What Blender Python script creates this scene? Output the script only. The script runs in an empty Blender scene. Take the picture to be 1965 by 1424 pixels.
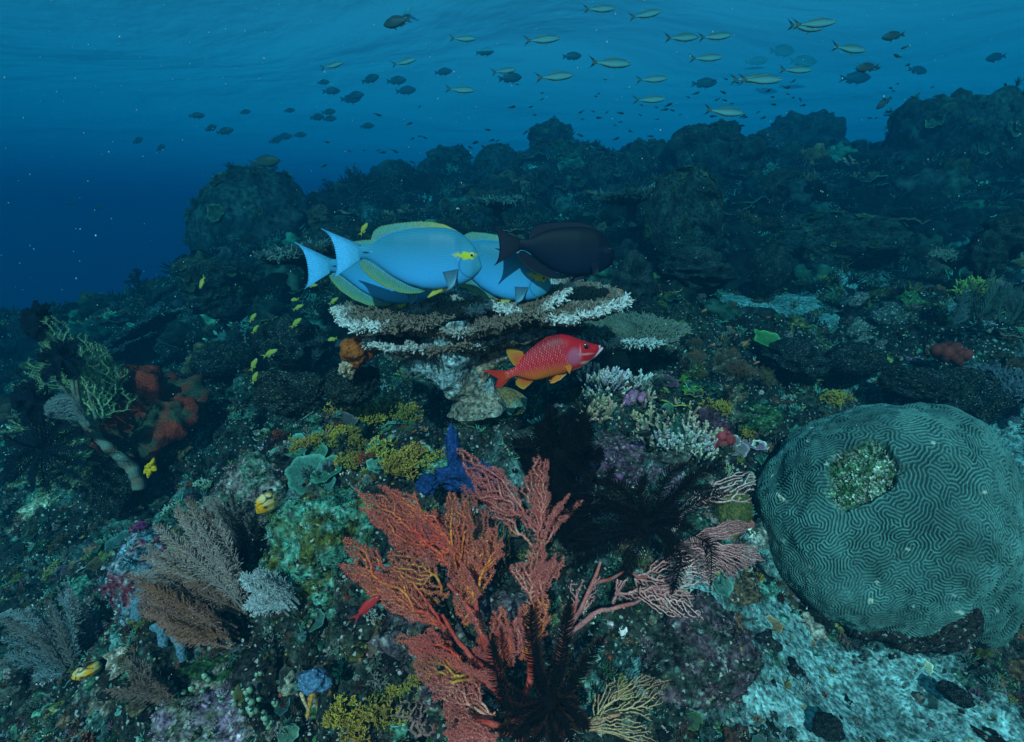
import bpy, bmesh, math, random
import numpy as np
from mathutils import Vector

# ------------------------------------------------------------------ camera, sky, sun, exposure
SC = bpy.context.scene
COL = SC.collection
CAMZ, PITCH, FPX = 1.6, math.radians(15.5), 1000.0
cam_d = bpy.data.cameras.new("camera"); cam = bpy.data.objects.new("camera", cam_d); COL.objects.link(cam)
cam_d.sensor_width = 36.0; cam_d.lens = 36.0 * FPX / 1965.0
cam_d.clip_start = 0.02; cam_d.clip_end = 500
cam.location = (0, 0, CAMZ); cam.rotation_euler = (math.pi / 2 - PITCH, 0, 0)
SC.camera = cam

SUN_ELEV = math.radians(37); SUN_AZ = math.radians(188)      # azimuth of the sun, clockwise from +Y
world = bpy.data.worlds.new("World"); SC.world = world; world.use_nodes = True
wn = world.node_tree.nodes; wl = world.node_tree.links
sky = wn.new("ShaderNodeTexSky"); sky.sky_type = 'NISHITA'; sky.sun_disc = False
sky.sun_elevation = SUN_ELEV; sky.sun_rotation = SUN_AZ
wl.new(sky.outputs[0], wn["Background"].inputs[0]); wn["Background"].inputs[1].default_value = 0.05
sd = bpy.data.lights.new("sun", 'SUN'); sd.energy = 5.0; sd.angle = math.radians(0.6); sd.color = (1.0, 0.95, 0.88)
sun = bpy.data.objects.new("sun", sd); COL.objects.link(sun)
to_sun = Vector((math.sin(SUN_AZ) * math.cos(SUN_ELEV), math.cos(SUN_AZ) * math.cos(SUN_ELEV), math.sin(SUN_ELEV)))
sun.rotation_euler = (-to_sun).to_track_quat('-Z', 'Y').to_euler(); sun.location = (0, -3, 3.5)
SC.view_settings.view_transform = 'Standard'; SC.view_settings.look = 'None'
SC.view_settings.gamma = 1.0; SC.view_settings.exposure = 0.2
cy = SC.cycles
cy.use_denoising = True; cy.volume_bounces = 2; cy.max_bounces = 5; cy.diffuse_bounces = 2; cy.glossy_bounces = 2
cy.transparent_max_bounces = 12; cy.transmission_bounces = 4; cy.caustics_reflective = False; cy.caustics_refractive = False

# ------------------------------------------------------------------ helpers
FW = np.array([0, math.cos(PITCH), -math.sin(PITCH)]); UP = np.array([0, math.sin(PITCH), math.cos(PITCH)]); RT = np.array([1.0, 0, 0])
EYE = np.array([0, 0, CAMZ])
def ray(px, py): return FW + RT * ((px - 982.5) / FPX) + UP * ((712 - py) / FPX)
def at(px, py, Y):                       # the point seen at a pixel of the photograph, Y metres ahead of the camera
    d = ray(px, py); return EYE + d * (Y / d[1])
def mpp(px, py, Y): return Y / ray(px, py)[1] / FPX      # metres per photograph pixel there
def nrm(v): return v / (np.linalg.norm(v, axis=-1, keepdims=True) + 1e-12)

def vnoise(P, seed=0):
    P = np.asarray(P, float); I = np.floor(P).astype(np.int64); f = P - I; f = f * f * (3 - 2 * f)
    def h(dx, dy, dz):
        n = (I[..., 0] + dx) * 374761393 + (I[..., 1] + dy) * 668265263 + (I[..., 2] + dz) * 2147483647 + seed * 1274126177
        n = (n ^ (n >> 13)) & 0x7fffffff; n = (n * 1274126177) & 0x7fffffffffff; n = (n ^ (n >> 16)) & 0xffff
        return n / 65535.0
    x, y, z = f[..., 0], f[..., 1], f[..., 2]
    a = h(0,0,0)*(1-x)+h(1,0,0)*x; b = h(0,1,0)*(1-x)+h(1,1,0)*x
    c = h(0,0,1)*(1-x)+h(1,0,1)*x; d = h(0,1,1)*(1-x)+h(1,1,1)*x
    return ((a*(1-y)+b*y)*(1-z)+(c*(1-y)+d*y)*z)*2-1
def fbm(P, o=4, seed=0):
    s = 0; a = 1.0; P = np.asarray(P, float)
    for k in range(o): s = s + a * vnoise(P * 2 ** k, seed + k * 17); a *= .5
    return s

class MB:                                 # collects geometry, builds ONE mesh object
    def __init__(s): s.V = []; s.Q = []; s.T = []; s.C = []; s.n = 0
    def add(s, V, Q=None, T=None, C=(1, 1, 1)):
        V = np.asarray(V, float).reshape(-1, 3); C = np.asarray(C, float)
        if C.ndim == 1: C = np.tile(C, (len(V), 1))
        s.V.append(V); s.C.append(C)
        if Q is not None and len(Q): s.Q.append(np.asarray(Q, np.int64) + s.n)
        if T is not None and len(T): s.T.append(np.asarray(T, np.int64) + s.n)
        s.n += len(V); return s
    def arrays(s):
        return (np.concatenate(s.V), np.concatenate(s.Q) if s.Q else np.zeros((0, 4), np.int64),
                np.concatenate(s.T) if s.T else np.zeros((0, 3), np.int64), np.concatenate(s.C))
    def build(s, name, mat, parent=None, origin=None, smooth=True):
        V, Q, T, C = s.arrays()
        if origin is not None: V = V - np.asarray(origin)
        me = bpy.data.meshes.new(name)
        me.vertices.add(len(V)); me.vertices.foreach_set("co", V.astype(np.float32).ravel())
        nl = Q.size + T.size; me.loops.add(nl)
        me.loops.foreach_set("vertex_index", np.concatenate([Q.ravel(), T.ravel()]).astype(np.int32))
        me.polygons.add(len(Q) + len(T))
        st = np.concatenate([np.arange(len(Q)) * 4, Q.size + np.arange(len(T)) * 3]).astype(np.int32)
        me.polygons.foreach_set("loop_start", st)
        me.polygons.foreach_set("use_smooth", np.full(len(st), smooth))
        me.update(calc_edges=True)
        at_ = me.color_attributes.new("Col", 'FLOAT_COLOR', 'POINT')
        at_.data.foreach_set("color", np.concatenate([np.clip(C, 0, 1), np.ones((len(C), 1))], 1).astype(np.float32).ravel())
        if mat: me.materials.append(mat)
        o = bpy.data.objects.new(name, me); COL.objects.link(o)
        if parent is not None: o.parent = parent
        elif origin is not None: o.location = tuple(origin)
        return o

def tag(o, label=None, cat=None, group=None, kind=None):
    if label: o["label"] = label
    if cat: o["category"] = cat
    if group: o["group"] = group
    if kind: o["kind"] = kind
    return o
def thing(name, label, cat, loc=(0, 0, 0), group=None):
    o = bpy.data.objects.new(name, None); COL.objects.link(o); o.location = tuple(loc); o.empty_display_size = .05
    return tag(o, label, cat, group)
def dup(root, loc=None, rot=None, scale=None, label=None, group=None):
    def cp(o, par):
        c = o.copy(); COL.objects.link(c)
        if par is not None: c.parent = par
        for ch in o.children: cp(ch, c)
        return c
    r = cp(root, None)
    if loc is not None: r.location = tuple(loc)
    if rot is not None: r.rotation_euler = rot
    if scale is not None: r.scale = (scale,) * 3 if np.isscalar(scale) else scale
    if label: r["label"] = label
    if group: r["group"] = group
    return r

def grid_quads(n, m, wrap_m=False):       # n rows, m columns
    i = np.arange(n - 1)[:, None]; j = np.arange(m if wrap_m else m - 1)[None, :]; j2 = (j + 1) % m
    return np.stack([i * m + j, i * m + j2, (i + 1) * m + j2, (i + 1) * m + j], -1).reshape(-1, 4)
def frames(P):
    T = nrm(np.gradient(P, axis=0)); ref = np.array([0.31, 0.9, 0.3]) if abs(T[0] @ np.array([0, 0, 1.])) > .9 else np.array([0, 0, 1.])
    A = nrm(np.cross(T, ref)); B = np.cross(T, A); return A, B
def tube(mb, P, R, k=6, C=(1, 1, 1), cap=True):
    P = np.asarray(P, float); R = np.broadcast_to(np.asarray(R, float), (len(P),)); A, B = frames(P)
    a = np.linspace(0, 2 * np.pi, k, endpoint=False)
    V = P[:, None] + R[:, None, None] * (np.cos(a)[None, :, None] * A[:, None] + np.sin(a)[None, :, None] * B[:, None])
    C = np.asarray(C, float)
    CC = np.repeat(C, k, 0) if C.ndim == 2 else np.tile(C, (len(P) * k, 1))
    V = V.reshape(-1, 3); T = None
    if cap:
        V = np.concatenate([V, P[-1:] + (P[-1:] - P[-2:-1]) * .0 + nrm(P[-1:] - P[-2:-1]) * R[-1] * .8]); CC = np.concatenate([CC, CC[-1:]])
        b = (len(P) - 1) * k; T = [[b + i, b + (i + 1) % k, len(P) * k] for i in range(k)]
    mb.add(V, grid_quads(len(P), k, True), T, CC)
def segs(mb, A, B, ra, rb, k=4, CA=(1, 1, 1), CB=None):   # many short tapered pieces at once
    A = np.asarray(A); B = np.asarray(B); N = len(A)
    if N == 0: return
    ra = np.broadcast_to(ra, (N,)); rb = np.broadcast_to(rb, (N,))
    T = nrm(B - A); ref = np.where(np.abs(T[:, 2:3]) > .9, np.array([[1., 0, 0]]), np.array([[0, 0, 1.]]))
    X = nrm(np.cross(T, ref)); Y = np.cross(T, X); a = np.linspace(0, 2 * np.pi, k, endpoint=False)
    ring = np.cos(a)[None, :, None] * X[:, None] + np.sin(a)[None, :, None] * Y[:, None]
    V = np.concatenate([A[:, None] + ra[:, None, None] * ring, B[:, None] + rb[:, None, None] * ring], 1)
    b = (np.arange(N) * 2 * k)[:, None]; i = np.arange(k)[None]; j = (i + 1) % k
    Q = np.stack([b + i, b + j, b + k + j, b + k + i], -1).reshape(-1, 4)
    CA = np.broadcast_to(np.asarray(CA, float), (N, 3)); CB = CA if CB is None else np.broadcast_to(np.asarray(CB, float), (N, 3))
    C = np.concatenate([np.repeat(CA[:, None], k, 1), np.repeat(CB[:, None], k, 1)], 1)
    mb.add(V.reshape(-1, 3), Q, None, C.reshape(-1, 3))
def ico(sub):
    bm = bmesh.new(); bmesh.ops.create_icosphere(bm, subdivisions=sub, radius=1.0)
    V = np.array([v.co[:] for v in bm.verts]); T = np.array([[v.index for v in f.verts] for f in bm.faces]); bm.free(); return V, T
ICO = {k: ico(k) for k in (1, 2, 3, 4, 5)}
def rotz(a): c, s = np.cos(a), np.sin(a); return np.array([[c, -s, 0], [s, c, 0], [0, 0, 1]])
def rot_to(d):                            # matrix taking +z to d
    d = nrm(np.asarray(d, float)); r = np.array([1., 0, 0]) if abs(d[0]) < .9 else np.array([0, 1., 0])
    x = nrm(np.cross(r, d)); return np.stack([x, np.cross(d, x), d], 1)
def scatter(mb, tpl, M, L, Cm):           # template copies: matrices (N,3,3), places (N,3), colour factors (N,3)
    V, Q, T, C = tpl; N = len(L)
    if N == 0: return
    VV = np.einsum('nij,vj->nvi', M, V) + L[:, None]; off = (np.arange(N) * len(V))[:, None, None]
    mb.add(VV.reshape(-1, 3), (Q[None] + off).reshape(-1, 4) if len(Q) else None, (T[None] + off).reshape(-1, 3) if len(T) else None,
           (C[None] * Cm[:, None]).reshape(-1, 3))

# ------------------------------------------------------------------ materials
def newmat(name):
    m = bpy.data.materials.new(name); m.use_nodes = True; n = m.node_tree.nodes; return m, n, m.node_tree.links, n["Principled BSDF"]
def vmat(name, rough=.7, spec=.25, nscale=60, namt=.45, bump=.4, bdist=.004, crust=0):
    """pigment held per vertex, broken up by two octaves of procedural noise and a bump"""
    m, n, l, b = newmat(name)
    a = n.new("ShaderNodeAttribute"); a.attribute_name = "Col"
    tc = n.new("ShaderNodeTexCoord"); nz = n.new("ShaderNodeTexNoise"); nz.inputs["Scale"].default_value = nscale; nz.inputs["Detail"].default_value = 5
    l.new(tc.outputs["Object"], nz.inputs["Vector"])
    cr = n.new("ShaderNodeMapRange"); cr.inputs[1].default_value = .3; cr.inputs[2].default_value = .7
    cr.inputs[3].default_value = 1 - namt; cr.inputs[4].default_value = 1 + namt * .8; l.new(nz.outputs["Fac"], cr.inputs[0])
    mx = n.new("ShaderNodeVectorMath"); mx.operation = 'SCALE'; l.new(a.outputs["Color"], mx.inputs[0]); l.new(cr.outputs[0], mx.inputs[3])
    l.new(mx.outputs[0], b.inputs["Base Color"])
    bp = n.new("ShaderNodeBump"); bp.inputs["Strength"].default_value = bump; bp.inputs["Distance"].default_value = bdist
    l.new(nz.outputs["Fac"], bp.inputs["Height"]); l.new(bp.outputs[0], b.inputs["Normal"])
    if crust:                                   # grains of crust: small cells, each a little lighter or darker, a few pale or pink
        vo = n.new("ShaderNodeTexVoronoi"); vo.inputs["Scale"].default_value = crust; vo.inputs["Randomness"].default_value = 1
        wz = n.new("ShaderNodeTexNoise"); wz.inputs["Scale"].default_value = crust * .7; wz.inputs["Detail"].default_value = 3
        ad = n.new("ShaderNodeVectorMath"); ad.operation = 'MULTIPLY_ADD'; ad.inputs[1].default_value = (.9 / crust,) * 3; l.new(wz.outputs["Color"], ad.inputs[0]); l.new(tc.outputs["Object"], ad.inputs[2]); l.new(ad.outputs[0], vo.inputs["Vector"])
        sp = n.new("ShaderNodeSeparateColor"); l.new(vo.outputs["Color"], sp.inputs[0])
        r1 = n.new("ShaderNodeMapRange"); r1.inputs[3].default_value = .35; r1.inputs[4].default_value = 1.6; l.new(sp.outputs[0], r1.inputs[0])
        m2 = n.new("ShaderNodeVectorMath"); m2.operation = 'SCALE'; l.new(mx.outputs[0], m2.inputs[0]); l.new(r1.outputs[0], m2.inputs[3])
        rp = n.new("ShaderNodeValToRGB"); rp.color_ramp.interpolation = 'CONSTANT'; e = rp.color_ramp.elements; e[0].color = (0, 0, 0, 1); e[1].position = .945; e[1].color = (.85, .85, .85, 1); l.new(sp.outputs[1], rp.inputs[0])
        pc = n.new("ShaderNodeValToRGB"); pc.color_ramp.interpolation = 'CONSTANT'; e = pc.color_ramp.elements; e[0].color = (.34, .36, .31, 1); e[1].position = .45; e[1].color = (.13, .085, .09, 1)
        for po, co in ((.62, (.10, .22, .17, 1)), (.8, (.26, .20, .05, 1)), (.9, (.5, .48, .42, 1))): q = e.new(po); q.color = co
        l.new(sp.outputs[2], pc.inputs[0])
        mm = n.new("ShaderNodeMix"); mm.data_type = 'RGBA'; l.new(rp.outputs[0], mm.inputs[0]); l.new(m2.outputs[0], mm.inputs[6]); l.new(pc.outputs[0], mm.inputs[7]); l.new(mm.outputs[2], b.inputs["Base Color"])
        b2 = n.new("ShaderNodeBump"); b2.inputs["Strength"].default_value = .9; b2.inputs["Distance"].default_value = .25 / crust; l.new(vo.outputs["Distance"], b2.inputs["Height"]); b2.invert = True; l.new(bp.outputs[0], b2.inputs["Normal"]); l.new(b2.outputs[0], b.inputs["Normal"])
    b.inputs["Roughness"].default_value = rough; b.inputs["Specular IOR Level"].default_value = spec
    return m
M_CORAL = vmat("coral_skin", .75, .2, 160, .4, .5, .003)
M_FAN = vmat("sea_fan_skin", .8, .15, 300, .45, .3, .001)
M_ROCK = vmat("reef_rock", .9, .1, 60, .8, .9, .012, 170)
M_TURF = vmat("algae_turf", .8, .15, 80, .6, .4, .004)
M_DARKFISH = vmat("dark_fish_skin", .6, .14, 120, .2, .1, .001)
M_FISH = vmat("fish_skin", .5, .2, 120, .06, .08, .001)
M_FIN = vmat("fin_skin", .5, .3, 90, .2, .15, .001)
M_BLACK = vmat("feather_star_skin", .95, .03, 200, .4, .2, .001)
M_SPONGE = vmat("sponge_skin", .9, .1, 170, .6, .8, .006)
M_FAR = vmat("far_reef_skin", .95, .05, 16, .75, .8, .03)
M_NEAR = vmat("rubble_heap_skin", .95, .05, 16, .75, .8, .03, 30)
M_SAND = vmat("reef_sand", .9, .1, 90, .35, .5, .004, 420)
M_EYE = vmat("fish_eye_skin", .15, .6, 50, .05, .0, .001)
M_SEASQUIRT = vmat("sea_squirt_skin", .4, .4, 150, .15, .2, .001)
# ------------------------------------------------------------------ the water surface and the sea bed
def wave_surface():
    n = 160; gx = np.linspace(-60, 60, n); gy = np.linspace(-40, 80, n); X, Y = np.meshgrid(gx, gy)
    Z = 5.2 + .10 * fbm(np.stack([X * .16, Y * .35, X * 0], -1), 3, 5)
    mb = MB().add(np.stack([X, Y, Z], -1), grid_quads(n, n))
    m, nd, l, b = newmat("rippled_water_surface"); nd.remove(b)
    tc = nd.new("ShaderNodeTexCoord"); mp = nd.new("ShaderNodeMapping"); mp.inputs["Scale"].default_value = (.30, .42, 1); mp.inputs["Rotation"].default_value = (0, 0, .25)
    l.new(tc.outputs["Object"], mp.inputs[0])
    nz = nd.new("ShaderNodeTexNoise"); nz.inputs["Scale"].default_value = .38; nz.inputs["Detail"].default_value = 6; nz.inputs["Roughness"].default_value = .5; nz.inputs["Distortion"].default_value = .6
    l.new(mp.outputs[0], nz.inputs["Vector"])
    bp = nd.new("ShaderNodeBump"); bp.inputs["Strength"].default_value = 1.0; bp.inputs["Distance"].default_value = 1.2; l.new(nz.outputs["Fac"], bp.inputs["Height"])
    tr = nd.new("ShaderNodeBsdfTransparent"); tr.inputs[0].default_value = (.72, .88, 1, 1)
    tl = nd.new("ShaderNodeBsdfTranslucent"); tl.inputs[0].default_value = (.15, .72, 1, 1); l.new(bp.outputs[0], tl.inputs["Normal"])
    mx = nd.new("ShaderNodeMixShader"); mx.inputs[0].default_value = .25
    l.new(tr.outputs[0], mx.inputs[1]); l.new(tl.outputs[0], mx.inputs[2]); l.new(mx.outputs[0], nd["Material Output"].inputs[0])
    tag(mb.build("water_surface", m), kind="structure")
wave_surface()

CTRL = [(982,1424,.83),(700,1400,.84),(1250,1400,.86),(880,768,1.5),(700,800,1.6),(1150,810,1.5),(600,900,1.25),(450,950,1.35),(400,1100,1.05),(300,1000,1.7),(250,900,2.0),(100,1000,2.0),
 (60,1250,1.32),(320,1424,.86),(640,1050,1.02),(820,1100,1.06),(850,1270,.93),(300,750,2.9),(150,640,4.2),(0,650,5.2),(480,520,4.5),(650,600,3.2),(800,445,6),(700,395,8),(1050,370,7.5),(1050,335,10),
 (1300,345,9),(1560,345,9),(1780,350,6.5),(1950,420,4.6),(1300,560,3),(1480,590,2.9),(1700,565,3.1),(1600,480,4),(1400,700,2.1),(1700,720,2.2),(1900,690,2.1),
 (1500,1150,1.2),(1900,1250,1.08),(1700,1350,.98),(1450,1400,.85),(1900,880,1.9),(1350,1100,1.08),(1450,900,1.5),(1250,950,1.25),(1050,950,1.15),(1000,500,4.4),(1200,460,5),(1180,640,2.4)]
_cp = [at(*c) for c in CTRL] + [np.array(p, float) for p in [(-.28,1.95,.78),(.1,2.1,.85),(-5,6,-.4),(-8,8,-2),(-6,3,-.1),(-4,1,.2),(-10,15,-3),(0,0,.5),(-2,0,.2),(2,0,.35),
 (0,25,.4),(-15,25,-3),(15,25,.8),(12,6,2.2),(10,0,.6),(0,-2,.3),(-10,0,-1.5),(-4,-2,0),(4,-2,.3),(20,15,1.2),(-20,5,-3),(4,2,.8),(5,12,2.3)]]
_cp = np.array(_cp)
def _tps(d2): return np.where(d2 > 1e-9, d2 * np.log(d2 + 1e-12) * .5, 0)
def _w(P): return np.stack([np.arctan(P[..., 0] / 8) * 8, np.log(P[..., 1] + 3.5) * 4.5], -1)     # even out near and far
_q = _w(_cp); _K = _tps(((_q[:, None] - _q[None]) ** 2).sum(-1)) + np.eye(len(_q)) * .01
_A = np.zeros((len(_q) + 3,) * 2); _A[:len(_q), :len(_q)] = _K; _A[:len(_q), -3:] = np.c_[np.ones(len(_q)), _q]; _A[-3:, :len(_q)] = _A[:len(_q), -3:].T
_sol = np.linalg.solve(_A, np.r_[_cp[:, 2], 0, 0, 0])
def ground0(x, y):
    x = np.asarray(x, float); y = np.asarray(y, float); sh = np.broadcast(x, y).shape
    P = _w(np.stack([np.broadcast_to(x, sh).ravel(), np.maximum(np.broadcast_to(y, sh).ravel(), -3)], -1)); out = np.zeros(len(P))
    for i in range(0, len(P), 40000):
        p = P[i:i + 40000]; out[i:i + 40000] = _tps(((p[:, None] - _q[None]) ** 2).sum(-1)) @ _sol[:-3] + _sol[-3] + p @ _sol[-2:]
    return np.clip(out, -4, 3.2).reshape(sh)
SAND = [(1470,1350,.92,.18,.14),(1400,1300,.98,.12,.08),(1750,1230,1.05,.26,.1),(1620,1340,.95,.36,.22),(1850,1350,.95,.24,.16),(1640,1240,1.03,.22,.10),(1780,1290,1.0,.16,.1),(1490,585,2.95,.36,.34),(1390,590,3.0,.2,.16),(1720,563,3.15,.36,.2),(1915,870,1.9,.22,.22),(1580,610,2.7,.12,.08),(1560,1280,1.02,.2,.1),(1800,1390,.9,.25,.08)]
_sp = [(at(*s[:3]), s[3], s[4]) for s in SAND]
def sand(x, y):
    m = np.zeros(np.broadcast(x, y).shape)
    for p, rx, ry in _sp: m = np.maximum(m, 1.25 - np.sqrt(((x - p[0]) / rx) ** 2 + ((y - p[1]) / ry) ** 2))
    w = fbm(np.stack([x * 7, y * 7, x * 0], -1), 4, 31)
    return np.clip((m + .45 * w - .25) * 2.2, 0, 1)
def ground(x, y):
    x = np.asarray(x, float); y = np.asarray(y, float); s = sand(x, y); P = np.stack([x, y, x * 0 + 1.7], -1)
    f = np.clip((y - 1.5) / 5, 0, 1)
    n = .085 * (1 - f) * (np.abs(vnoise(P * 6, 3)) * 1.6 - .5) + .03 * fbm(P * 11, 3, 8) - .08 * (1 - f) * np.clip(1 - np.abs(vnoise(P * 3.4, 77)) / .11, 0, 1) - .05 * (1 - f) * np.clip(1 - np.abs(vnoise(P * 7, 79)) / .12, 0, 1) + f * .34 * (1.1 - 2 * np.abs(fbm(P * .9, 4, 21))) + .05 * fbm(P * 3, 3, 4)
    pit = .55 * np.exp(-(((x + .23) / .25) ** 2 + ((y - 1.95) / .40) ** 2) ** 1.5) + .22 * np.exp(-(((x - .10) / .13) ** 2 + ((y - 1.58) / .2) ** 2) ** 1.5)   # the hollow under the table coral
    return ground0(x, y) + n * (1 - .85 * s) - pit
def hit(px, py, lo=.45, hi=14):           # where the sight line through a photograph pixel meets the sea bed
    d = ray(px, py); t = np.geomspace(lo, hi, 400); P = EYE + d * (t / d[1])[:, None]
    g = ground(P[:, 0], P[:, 1]) - P[:, 2]; k = np.argmax(g > 0)
    return P[k if g[k] > 0 else -1]

def sea_bed():
    nr, nc = 720, 560
    t = np.linspace(0, 1, nr); y = -1.6 + .7 * (np.exp(4.1 * t) - 1); s = np.linspace(-1, 1, nc)
    Y, S = np.meshgrid(y, s, indexing='ij'); X = (3.5 + 1.15 * np.maximum(Y, 0)) * np.sinh(2.6 * S) / np.sinh(2.6)
    Z = ground(X, Y); sm = sand(X, Y)
    P = np.stack([X, Y, Z], -1); w = fbm(P * 5, 4, 50); w2 = fbm(P * 16, 5, 61); w3 = fbm(P * 2.2, 3, 77)
    base = np.array([.028, .036, .028])
    C = base + .035 * np.clip(w, 0, 1)[..., None] * np.array([.9, 1., .55]) + .05 * np.clip(w2 - .2, 0, 1)[..., None] * np.array([1., .75, .7]) + .08 * np.clip(w3 - .5, 0, 1)[..., None] * np.array([1, .9, .75])
    near = np.clip((7 - Y) / 6, 0.35, 1)[..., None]  # bed darkens with distance: light falloff put into its colour
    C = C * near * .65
    C = C * (1 - sm[..., None]) + np.array([.23, .41, .38]) * sm[..., None] * np.clip(.72 + .5 * w2 + .25 * w, .4, 1.15)[..., None]
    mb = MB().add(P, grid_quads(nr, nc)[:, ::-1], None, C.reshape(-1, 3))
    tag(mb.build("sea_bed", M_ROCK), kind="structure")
sea_bed()

# the water itself: one closed box of even, blue, red-swallowing water
def water_volume():
    x0, x1, y0, y1, z0, z1 = -45, 45, -.35, 60, -6, 4.6
    V = [(x, y, z) for z in (z0, z1) for y in (y0, y1) for x in (x0, x1)]
    Q = [(0, 2, 3, 1), (4, 5, 7, 6), (0, 1, 5, 4), (2, 6, 7, 3), (0, 4, 6, 2), (1, 3, 7, 5)]
    m, n, l, b = newmat("sea_water"); n.remove(b)
    SS = np.array([.0003, .0130, .0228]); ST = np.array([.37, .088, .068]); D = .3
    c = SS / D; a = np.clip(1 - (ST - SS) / (D * (1 - c)), 0, 1) ** 2
    v = n.new("ShaderNodeVolumePrincipled"); v.inputs["Density"].default_value = D
    v.inputs["Color"].default_value = (*c, 1); v.inputs["Absorption Color"].default_value = (*a, 1); v.inputs["Anisotropy"].default_value = 0.0
    l.new(v.outputs[0], n["Material Output"].inputs["Volume"])
    tag(MB().add(V, Q).build("haze", m, smooth=False), kind="stuff")
water_volume()
# ------------------------------------------------------------------ templates for reef growth
def t_lump(seed, sub=2, amp=.45, fr=1.7, flat=.75):
    V, T = ICO[sub]; r = 1 + amp * fbm(V * fr + seed * 3.1, 5, seed); V2 = V * r[:, None] * np.array([1, 1, flat])
    c = .75 + .5 * np.clip(fbm(V * 3.5 + seed, 2, seed + 9), -.6, .9)
    return V2, np.zeros((0, 4), int), T, np.repeat(c[:, None], 3, 1)
def t_of(mb): return mb.arrays()
def t_tuft(seed, n=16, l=1.0, r=.07, spread=.9, curl=.5, k=3):
    g = np.random.default_rng(seed); mb = MB()
    for i in range(n):
        a = g.uniform(0, 6.28); e = spread * np.sqrt(g.uniform(0, 1)); d = np.array([np.sin(e) * np.cos(a), np.sin(e) * np.sin(a), np.cos(e)])
        s = np.linspace(0, 1, 5)[:, None]; L = l * g.uniform(.55, 1)
        P = d * s * L + np.array([np.cos(a + .6), np.sin(a + .6), -.3]) * curl * L * s ** 2 * g.uniform(-.3, .6) + g.normal(0, .03, 3)
        tube(mb, P, r * np.linspace(1, .35, 5), k, np.linspace(.6, 1.25, 5)[:, None] * np.ones(3))
    return mb.arrays()
def t_branchy(seed, depth=4, l=.42, r=.075, ang=.55, shrink=.78, up=.15, k=4, first=5, tip=1.35):
    g = np.random.default_rng(seed); A = []; B = []; RA = []; RB = []; CA = []; CB = []
    def go(p, d, l, r, lev):
        q = p + d * l; A.append(p); B.append(q); RA.append(r); RB.append(r * .8)
        c0 = .65 + .6 * (1 - lev / depth) * .5; CA.append([c0] * 3); CB.append([tip if lev == 1 else c0 + .08] * 3)
        if lev == 1: return
        for _ in range(g.integers(2, 4)):
            nd = d + g.normal(0, ang, 3) + np.array([0, 0, up]); nd /= np.linalg.norm(nd); go(q, nd, l * shrink * g.uniform(.75, 1.15), r * .78, lev - 1)
    for i in range(first):
        a = i / first * 6.28 + g.uniform(-.4, .4); e = g.uniform(.1, 1.0)
        go(np.zeros(3), np.array([np.sin(e) * np.cos(a), np.sin(e) * np.sin(a), np.cos(e)]), l, r, depth)
    mb = MB(); segs(mb, A, B, np.array(RA), np.array(RB), k, CA, CB); segs(mb, B, np.array(B) + .6 * np.array(RB)[:, None] * nrm(np.array(B) - np.array(A)), np.array(RB), np.array(RB) * .2, k, CB)
    return mb.arrays()
def t_fingers(seed, n=26, l=.55, r=.085, spread=.8, k=5):     # stubby branching coral with pale tips
    g = np.random.default_rng(seed); mb = MB()
    for i in range(n):
        a = g.uniform(0, 6.28); q = np.sqrt(g.uniform(0, 1)); o = np.array([np.cos(a), np.sin(a), 0]) * q * .75
        d = nrm(np.array([np.cos(a) * q * spread, np.sin(a) * q * spread, 1]) + g.normal(0, .15, 3)); L = l * g.uniform(.6, 1.15)
        tube(mb, o + d * L * np.linspace(0, 1, 4)[:, None], r * np.array([1, .95, .8, .5]), k, np.array([[.45] * 3, [.65] * 3, [.9] * 3, [1.7] * 3]))
        for _ in range(2):
            t = g.uniform(.35, .7); dd = nrm(d + g.normal(0, .6, 3)); tube(mb, o + d * L * t + dd * L * .35 * np.linspace(0, 1, 3)[:, None], r * np.array([.8, .7, .4]), 4, np.array([[.7] * 3, [1.] * 3, [1.7] * 3]))
    return mb.arrays()
def t_plate(seed, wav=.16, nr=7, na=28, cup=.25):             # thin leafy plate, ruffled and pale along the rim
    g = np.random.default_rng(seed); a = np.linspace(0, 2 * np.pi, na, endpoint=False); R = 1 + .22 * vnoise(np.stack([np.cos(a) * 1.3 + seed, np.sin(a) * 1.3, a * 0], -1), seed) + .07 * np.sin(a * 7 + seed)
    r = np.linspace(0.05, 1, nr)[:, None]; x = r * R * np.cos(a); y = r * R * np.sin(a); z = cup * r ** 2 + wav * r ** 2 * np.sin(a * 4 + seed) * .6 + .05 * r * np.sin(a * 9 + seed)
    mb = MB(); c = (.75 + .15 * np.sin(r * 18) + .0 * a) ; c[-1] = 1.9
    mb.add(np.stack([x, y, z + .035], -1), grid_quads(nr, na, True), None, np.repeat(c.reshape(-1)[:, None], 3, 1)[:nr * na] if c.size == nr * na else np.repeat(np.broadcast_to(c, (nr, na)).reshape(-1)[:, None], 3, 1))
    mb.add(np.stack([x, y, z - .035], -1), grid_quads(nr, na, True)[:, ::-1], None, np.full((nr * na, 3), .5))
    i = np.arange(na); j = (i + 1) % na; b = (nr - 1) * na; V = np.concatenate([np.stack([x[-1], y[-1], z[-1] + .035], -1), np.stack([x[-1], y[-1], z[-1] - .035], -1)])
    mb.add(V, np.stack([i, i + na, j + na, j], -1), None, np.full((2 * na, 3), 1.7))
    return mb.arrays()
def t_balls(seed, n=7):
    g = np.random.default_rng(seed); mb = MB(); V, T = ICO[1]
    for i in range(n): s = g.uniform(.25, .5); mb.add(V * s * np.array([1, 1, 1.2]) + np.array([*g.uniform(-.7, .7, 2), s * .6]), None, T, np.full(3, g.uniform(.7, 1.25)))
    return mb.arrays()
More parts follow.
